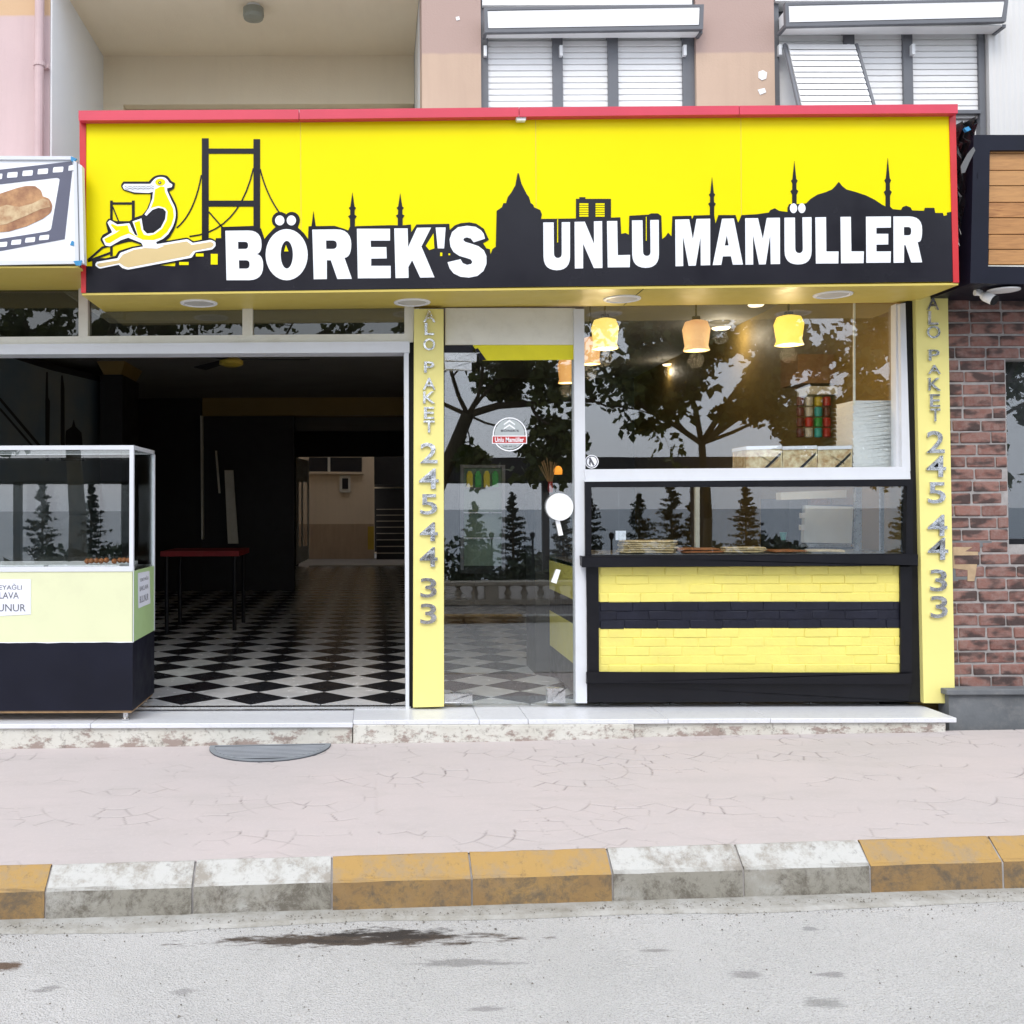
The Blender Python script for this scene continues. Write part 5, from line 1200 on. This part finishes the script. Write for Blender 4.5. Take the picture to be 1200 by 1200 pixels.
while z < wz1:
    x = wx0-rb.choice((.02, .09, .055, .13))-(.0875 if r_ % 2 else 0)
    while x < wx1:
        ln = bL*rb.uniform(.88, 1.12); xa_, xb_ = max(x, wx0), min(x+ln, wx1)
        inwin = zw0-.02 < z < zw1+.02
        if inwin: xb_ = min(xb_, xw0-.004)
        if xb_-xa_ > .035:
            zp = 596-(z-1.16)*200; xp = 440+(xa_+xb_)*100
            patch = xb_ < X0(1146) and Z0(682) < z < Z0(634)
            if not patch:
                o = link('brick', bms[rb.randrange(5)], bw, ((xa_+xb_)/2, BY+rb.uniform(-.004, .004), z+rb.uniform(-.0015, .0015))); o.scale.x = (xb_-xa_)/bL; o.rotation_euler.y = rb.uniform(-.008, .008)
        x += ln
    z += bH; r_ += 1
prism('render_patch', [(1112, 634), (1162, 634), (1163, 640), (1147, 641), (1146, 660), (1143, 681), (1112, 681)], -.009, .0, M['conc'], bw)
prism('render_patch', [(1117, 641), (1147, 641), (1145, 662), (1142, 681), (1134, 681), (1134, 668), (1117, 666)], -.013, -.0095, mat('ochre plaster', L(.46, .33, .20), .8, var=.3, scale=20), bw)
pw = empty('dark_window', U(1195, 640, 0), 'dark reflecting window set into the brick wall at the right edge', 'window')
b = MB(); b.box(xw0, wx1+3, .06, .066, zw0, zw1); b.build('pane', M['glass_case'], pw)
b = MB(); b.box(xw0, wx1+3, .11, .13, zw0, zw1); b.build('blackout_board', M['black_int'], pw)
b = MB(); b.box(xw0, xw0+.02, .03, .10, zw0, zw1); b.box(xw0, wx1+3, .01, .10, zw0-.0, zw0+.03); b.build('window_frame', M['black_paint'], pw)
pl = empty('plinth', U(1160, 850, -.08), 'dark grey concrete plinth with a ledge under the brick wall', 'plinth')
px0 = X0(1106, -.1)
b = MB(); b.box(U(1112, 830, -.10).x, wx1+8, -.10, .01, -.3, U(1150, 814, -.1).z); b.build('base', M['conc'], pl)
b = MB(); b.box(U(1108, 815, -.11).x, wx1+8, -.125, .011, U(1150, 814, -.1).z+.001, U(1150, 810, -.11).z+.012); b.build('ledge', M['conc'], pl, bevel=.004)
# security light
sl = empty('security_light', U(1145, 333, -.3), 'small white wall floodlight with a round base hanging under the navy sign box', 'light')
p0 = U(1145, 334.5, -.30); p1 = U(1146, 343, -.30); p2 = U(1151, 346, -.32); p3 = U(1168, 353, -.38)
MB().lathe((p0.x, p0.y, p0.z), [(.034, .012), (.034, .0), (.02, -.006)], 20).build('mount', M['plastic_white'], sl)
MB().bar(p0, p1, .014, 12).bar(p1+Vector((-.018, 0, 0)), p1+Vector((.02, 0, 0)), .017, 12).bar(p1, p2, .012, 10).build('arm', M['plastic_white'], sl)
ax = (p3-p2).normalized(); p3 = p2+(p3-p2)*.8; MB().bar(p2, p2+ax*.02, .019, 20, .027).bar(p2+ax*.0205, p3, .027, 20, .029).build('lamp_body', M['plastic_white'], sl)
MB().bar(p3+ax*.0005, p3+ax*.012, .0295, 20, .026).build('lens', M['black_flat'], sl)
c_ = U(1176, 339.5, -.36); MB().lathe((c_.x, c_.y, c_.z), [(.082, .0), (.082, -.006), (.04, -.009)], 28).build('base_disc', M['plastic_white'], sl)

# ------------------------------------------------------------------ across the road (seen mirrored in the panes)
bal = empty('balustrade', (0, -8.6, -.2), 'low stone balustrade along the promenade, mirrored in the glass door', 'balustrade')
b = MB(); b.box(-16, 20, -8.75, -8.5, .06, .12); b.build('top_rail', M['stone'], bal, bevel=.01)
b = MB(); b.box(-16, 20, -8.78, -8.47, -.2, -.13); b.build('bottom_rail', M['stone'], bal)
bm1 = MB().lathe((0, 0, 0), [(.05, -.13), (.05, -.11), (.03, -.10), (.055, -.06), (.05, -.03), (.028, .01), (.03, .035), (.05, .045), (.05, .06)], 10).mesh('baluster', M['stone'], smooth=True)
for i in range(-60, 76):
    if i % 7 == 0:
        b = MB(); b.box(i*.235-.09, i*.235+.09, -8.76, -8.49, -.13, .06); b.build('pier', M['stone'], bal)
    else: link('baluster', bm1, bal, (i*.235, -8.62, 0))
rs = random.Random(11)
def leaf_cloud(name, centers, n, rad, size, m_, parent, flat=.7, seed=1):
    r_ = np.random.RandomState(seed); C_ = np.array([list(c) for c in centers]); k = r_.randint(0, len(C_), n)
    d = r_.normal(size=(n, 3)); d /= np.linalg.norm(d, axis=1)[:, None]; rr = r_.rand(n)**.45
    rads = rad if np.isscalar(rad) else np.array(rad)[k][:, None]
    c = C_[k]+d*rr[:, None]*rads*np.array([1, 1, flat])
    u = r_.normal(size=(n, 3)); u /= np.linalg.norm(u, axis=1)[:, None]; w_ = r_.normal(size=(n, 3)); v = np.cross(u, w_); v /= np.linalg.norm(v, axis=1)[:, None]
    s_ = size*(.6+.8*r_.rand(n))[:, None]
    P = np.stack([c-u*s_*.5, c+v*s_*.42-u*s_*.05, c+u*s_*.6, c-v*s_*.42-u*s_*.05], 1).reshape(-1, 3)
    me = bpy.data.meshes.new(name); me.vertices.add(len(P)); me.vertices.foreach_set('co', P.ravel())
    me.loops.add(4*n); me.loops.foreach_set('vertex_index', np.arange(4*n, dtype=np.int32)); me.polygons.add(n)
    me.polygons.foreach_set('loop_start', np.arange(0, 4*n, 4, dtype=np.int32)); me.polygons.foreach_set('loop_total', np.full(n, 4, dtype=np.int32)); me.update(calc_edges=True)
    me.materials.append(m_); return link(name, me, parent)
def plane_tree(base, fork, limbs, label, seed, nleaf, depth=5, low=.35, tw_=.15):
    rs = random.Random(seed); t = empty('plane_tree', base, label, 'tree')
    b = MB(); base = Vector(base); fork = Vector(fork)
    m_ = (base+fork)/2+Vector((.05, 0, 0)); b.bar(base, m_, tw_, 12, tw_*.85); b.bar(m_, fork, tw_*.85, 12, tw_*.7); b.build('trunk', M['bark'], t, smooth=True)
    cents = []; br = MB()
    def grow(p, d, ln, r, lv):
        prev = p; ns = 4; dd = Vector(d)
        for q_ in range(ns):
            dd = (dd+Vector((rs.uniform(-1, 1), rs.uniform(-1, 1)*.6, rs.uniform(-1, 1)))*.26).normalized(); nx = prev+dd*ln/ns
            ra, rb_ = r*(1-.5*q_/ns), r*(1-.5*(q_+1)/ns); br.bar(prev, nx, ra, 5 if lv > 1 else 7, rb_)
            if lv >= 2 or (lv == 1 and q_ > 1): cents.append(tuple(nx))
            if lv < depth and (q_ > 0 or lv > 0):
                for k_ in range(1 if lv < 3 else rs.choice((0, 1, 1))):
                    nd = (dd+Vector((rs.uniform(-1, 1), rs.uniform(-1, 1)*.7, rs.uniform(-1, .8)))*1.1).normalized()
                    grow(nx, nd, ln*rs.uniform(.42, .62), rb_*.6, lv+1)
            prev = nx
    for tgt, r0 in limbs:
        tgt = Vector(tgt); d = tgt-fork; grow(fork, d.normalized(), d.length, r0, 0)
    br.build('branches', M['bark'], t, fix=False)
    cents = [c for c in cents if c[2] > low+1.2]
    o = leaf_cloud('crown', cents, nleaf, .21, .125, M['leaf'], t, .8, seed); tag(o, kind='stuff'); return t
def RP(px, py, y):      # where a thing mirrored in the facade glass at this pixel stands, at distance y in front of it
    p = U(px, py, -y); return Vector((p.x, y, p.z))
ty = -10.4
f_ = RP(548, 486, ty)
plane_tree((RP(452, 640, ty).x, ty, -.25), f_, [(RP(690, 440, ty-.3), .065), (RP(515, 395, ty), .04), (RP(600, 400, ty+.6), .035), (RP(480, 440, ty-1), .04), (RP(640, 505, ty+.3), .022), (RP(660, 370, ty), .03), (RP(560, 540, ty), .015), (RP(570, 440, ty-.4), .03)], 'large plane tree with a leaning trunk across the road mirrored in the glass door', 3, 6500, 3)
f3 = RP(824, 520, ty-.5)
plane_tree((f3.x, ty-.5, -.25), f3, [(RP(a, b, ty+c), r_) for a, b, c, r_ in ((715, 400, 0, .05), (790, 350, -.6, .05), (900, 330, .5, .055), (1010, 380, 0, .05), (985, 480, -.4, .035), (740, 500, .3, .03), (880, 440, .4, .035))], 'leafy plane tree across the road mirrored in the shop window', 8, 17000, 4, tw_=.08)
plane_tree((9.4, ty, -.25), (9.5, ty, 2.2), [((8.6, ty, 4.0), .06), ((10.6, ty+.3, 4.3), .06), ((9.7, ty-.8, 4.4), .06), ((10.9, ty, 3.0), .04), ((9.9, ty, 3.2), .03)], 'plane tree across the road mirrored in the dark window of the brick wall', 15, 9000, 3)
plane_tree((-4.6, ty, -.25), (-4.7, ty, 2.4), [((-6.4, ty, 4.1), .09), ((-3.3, ty+.3, 4.3), .09), ((-4.8, ty-.8, 4.9), .08), ((-2.2, ty, 4.5), .06), ((-.8, ty, 4.6), .05), ((-5.5, ty, 3.3), .05)], 'plane tree across the road mirrored in the transom panes at the left', 5, 12000, 3)
# conifers beyond
def conifer(px, top, w_px, y, label, seed, lean=0):
    rs = random.Random(seed); p = RP(px, top, y); zb_ = -2.6; h = p.z-zb_; s_ = (6-y)/1200
    t = empty('conifer_tree', (p.x, y, zb_), label, 'tree', 'conifers above the shore mirrored in the glass')
    MB().bar((p.x, y, zb_), (p.x, y, p.z-.1), .09, 8, .02).build('trunk', M['bark'], t)
    cen, rad = [], []
    lv = int(h/.24); wmax = w_px*s_/2
    for i in range(lv):
        f = i/lv; z = p.z-.05-(h*.85)*f; r0_ = wmax*min(1.15, (f*2.3+.12))
        for k_ in range(7):
            a_ = rs.uniform(0, 6.28); r_ = r0_*rs.uniform(.4, 1.25); zj = rs.uniform(-.12, .12)
            for u_ in (.35, .65, .95): cen.append((p.x+math.cos(a_)*r_*u_, y+math.sin(a_)*r_*u_, z+zj-.08*u_+.12*u_*u_+rs.uniform(-.03, .03))); rad.append(.10+.06*f)
    o = leaf_cloud('foliage', cen, 5200, rad, .085, M['conifer'], t, .5, seed); tag(o, kind='stuff')
for i, (px, top, w_, lab) in enumerate(((601, 581, 34, 'slim dark conifer mirrored in the middle of the glass door'), (660, 592, 26, 'low conifer mirrored behind the round white door pull'), (748, 582, 32, 'round topped conifer mirrored at the left of the glass showcase'), (786, 560, 34, 'tallest dark conifer mirrored above the flatbreads in the showcase'), (812, 575, 24, 'narrow conifer mirrored beside the cream post in the showcase'), (873, 570, 34, 'slim conifer mirrored in the middle of the glass showcase'), (55, 566, 32, 'slim conifer mirrored in the left part of the glass display case'), (111, 568, 34, 'slim conifer mirrored beside the corner post of the glass display case'), (690, 575, 26, 'dark conifer mirrored at the left edge of the showcase'), (556, 590, 30, 'low conifer mirrored at the left of the glass door'), (1060, 578, 34, 'dark conifer mirrored at the right end of the showcase'))):
    conifer(px, top, w_, -38, lab, 30+i)
hd_ = [(x+random.uniform(-.3, .3), -13.2+random.uniform(-.8, .5), -.2+.14*math.sin(x*1.7)+random.uniform(-.05, .1)) for x in np.arange(-22, 26, .25)]
o = leaf_cloud('hedge', hd_, 26000, .34, .09, M['hedge'], None, .9, 77); tag(o, kind='stuff')
o = leaf_cloud('far_shrubs', [(x+random.uniform(-1, 1), -36+random.uniform(-2, 2), -1.4+.5*math.sin(x*.5)+random.uniform(-.3, .3)) for x in np.arange(-45, 50, .8)], 16000, 1.0, .3, M['hedge'], None, .8, 78); tag(o, kind='stuff')
pg = empty('pergola', (0, -24, -1.5), 'long flat dark pergola roof on posts beyond the promenade, mirrored in the panes', 'pergola')
zb1, zt1 = RP(600, 563, -23).z, RP(600, 536, -23).z
b = MB(); b.box(-13, 15, -26, -23, zb1, zt1); b.build('roof', M['dark_roof'], pg)
b = MB(); b.box(-13, RP(600, 540, -23).x-.6, -23.04, -23.003, zt1-.25, zt1); b.build('fascia', mat('red fascia', L(.25, .02, .02), .5), pg)
for px in (-60, 28, 152, 640, 815, 824, 1090):
    x = RP(px, 600, -23.2).x; b = MB(); b.box(x-.10, x+.10, -23.4, -23.2, -1.6, zb1-.002); b.build('post', M['dark_roof'], pg)
for px, lab in ((576, 'thin lamp post mirrored at the left of the middle conifer in the door'), (624, 'thin lamp post mirrored between the conifer and the white door pull'), (716, 'thin lamp post mirrored at the left end of the glass showcase')):
    p = RP(px, 632, -20); e = empty('lamp_post', (p.x, -20, -.8), lab, 'lamp post', 'lamp posts on the shore mirrored in the glass')
    MB().bar((p.x, -20, -.9), (p.x, -20, p.z), .03, 8, .025).build('post', M['black_flat'], e)
    MB().lathe((p.x, -20, p.z), [(.03, 0), (.06, .05), (.07, .14), (.02, .18)], 10).build('lantern', M['black_flat'], e)
# origin of single-mesh things: at their base
for o in list(col.objects):
    if o.type == 'MESH' and o.parent is None and o.data.users == 1 and o.location.length < 1e-6 and o.get('category'):
        vs = [v.co for v in o.data.vertices]
        c = Vector(((min(v.x for v in vs)+max(v.x for v in vs))/2, (min(v.y for v in vs)+max(v.y for v in vs))/2, min(v.z for v in vs)))
        o.data.transform(Matrix.Translation(-c)); o.location = c
        for ch in o.children: ch.location -= c
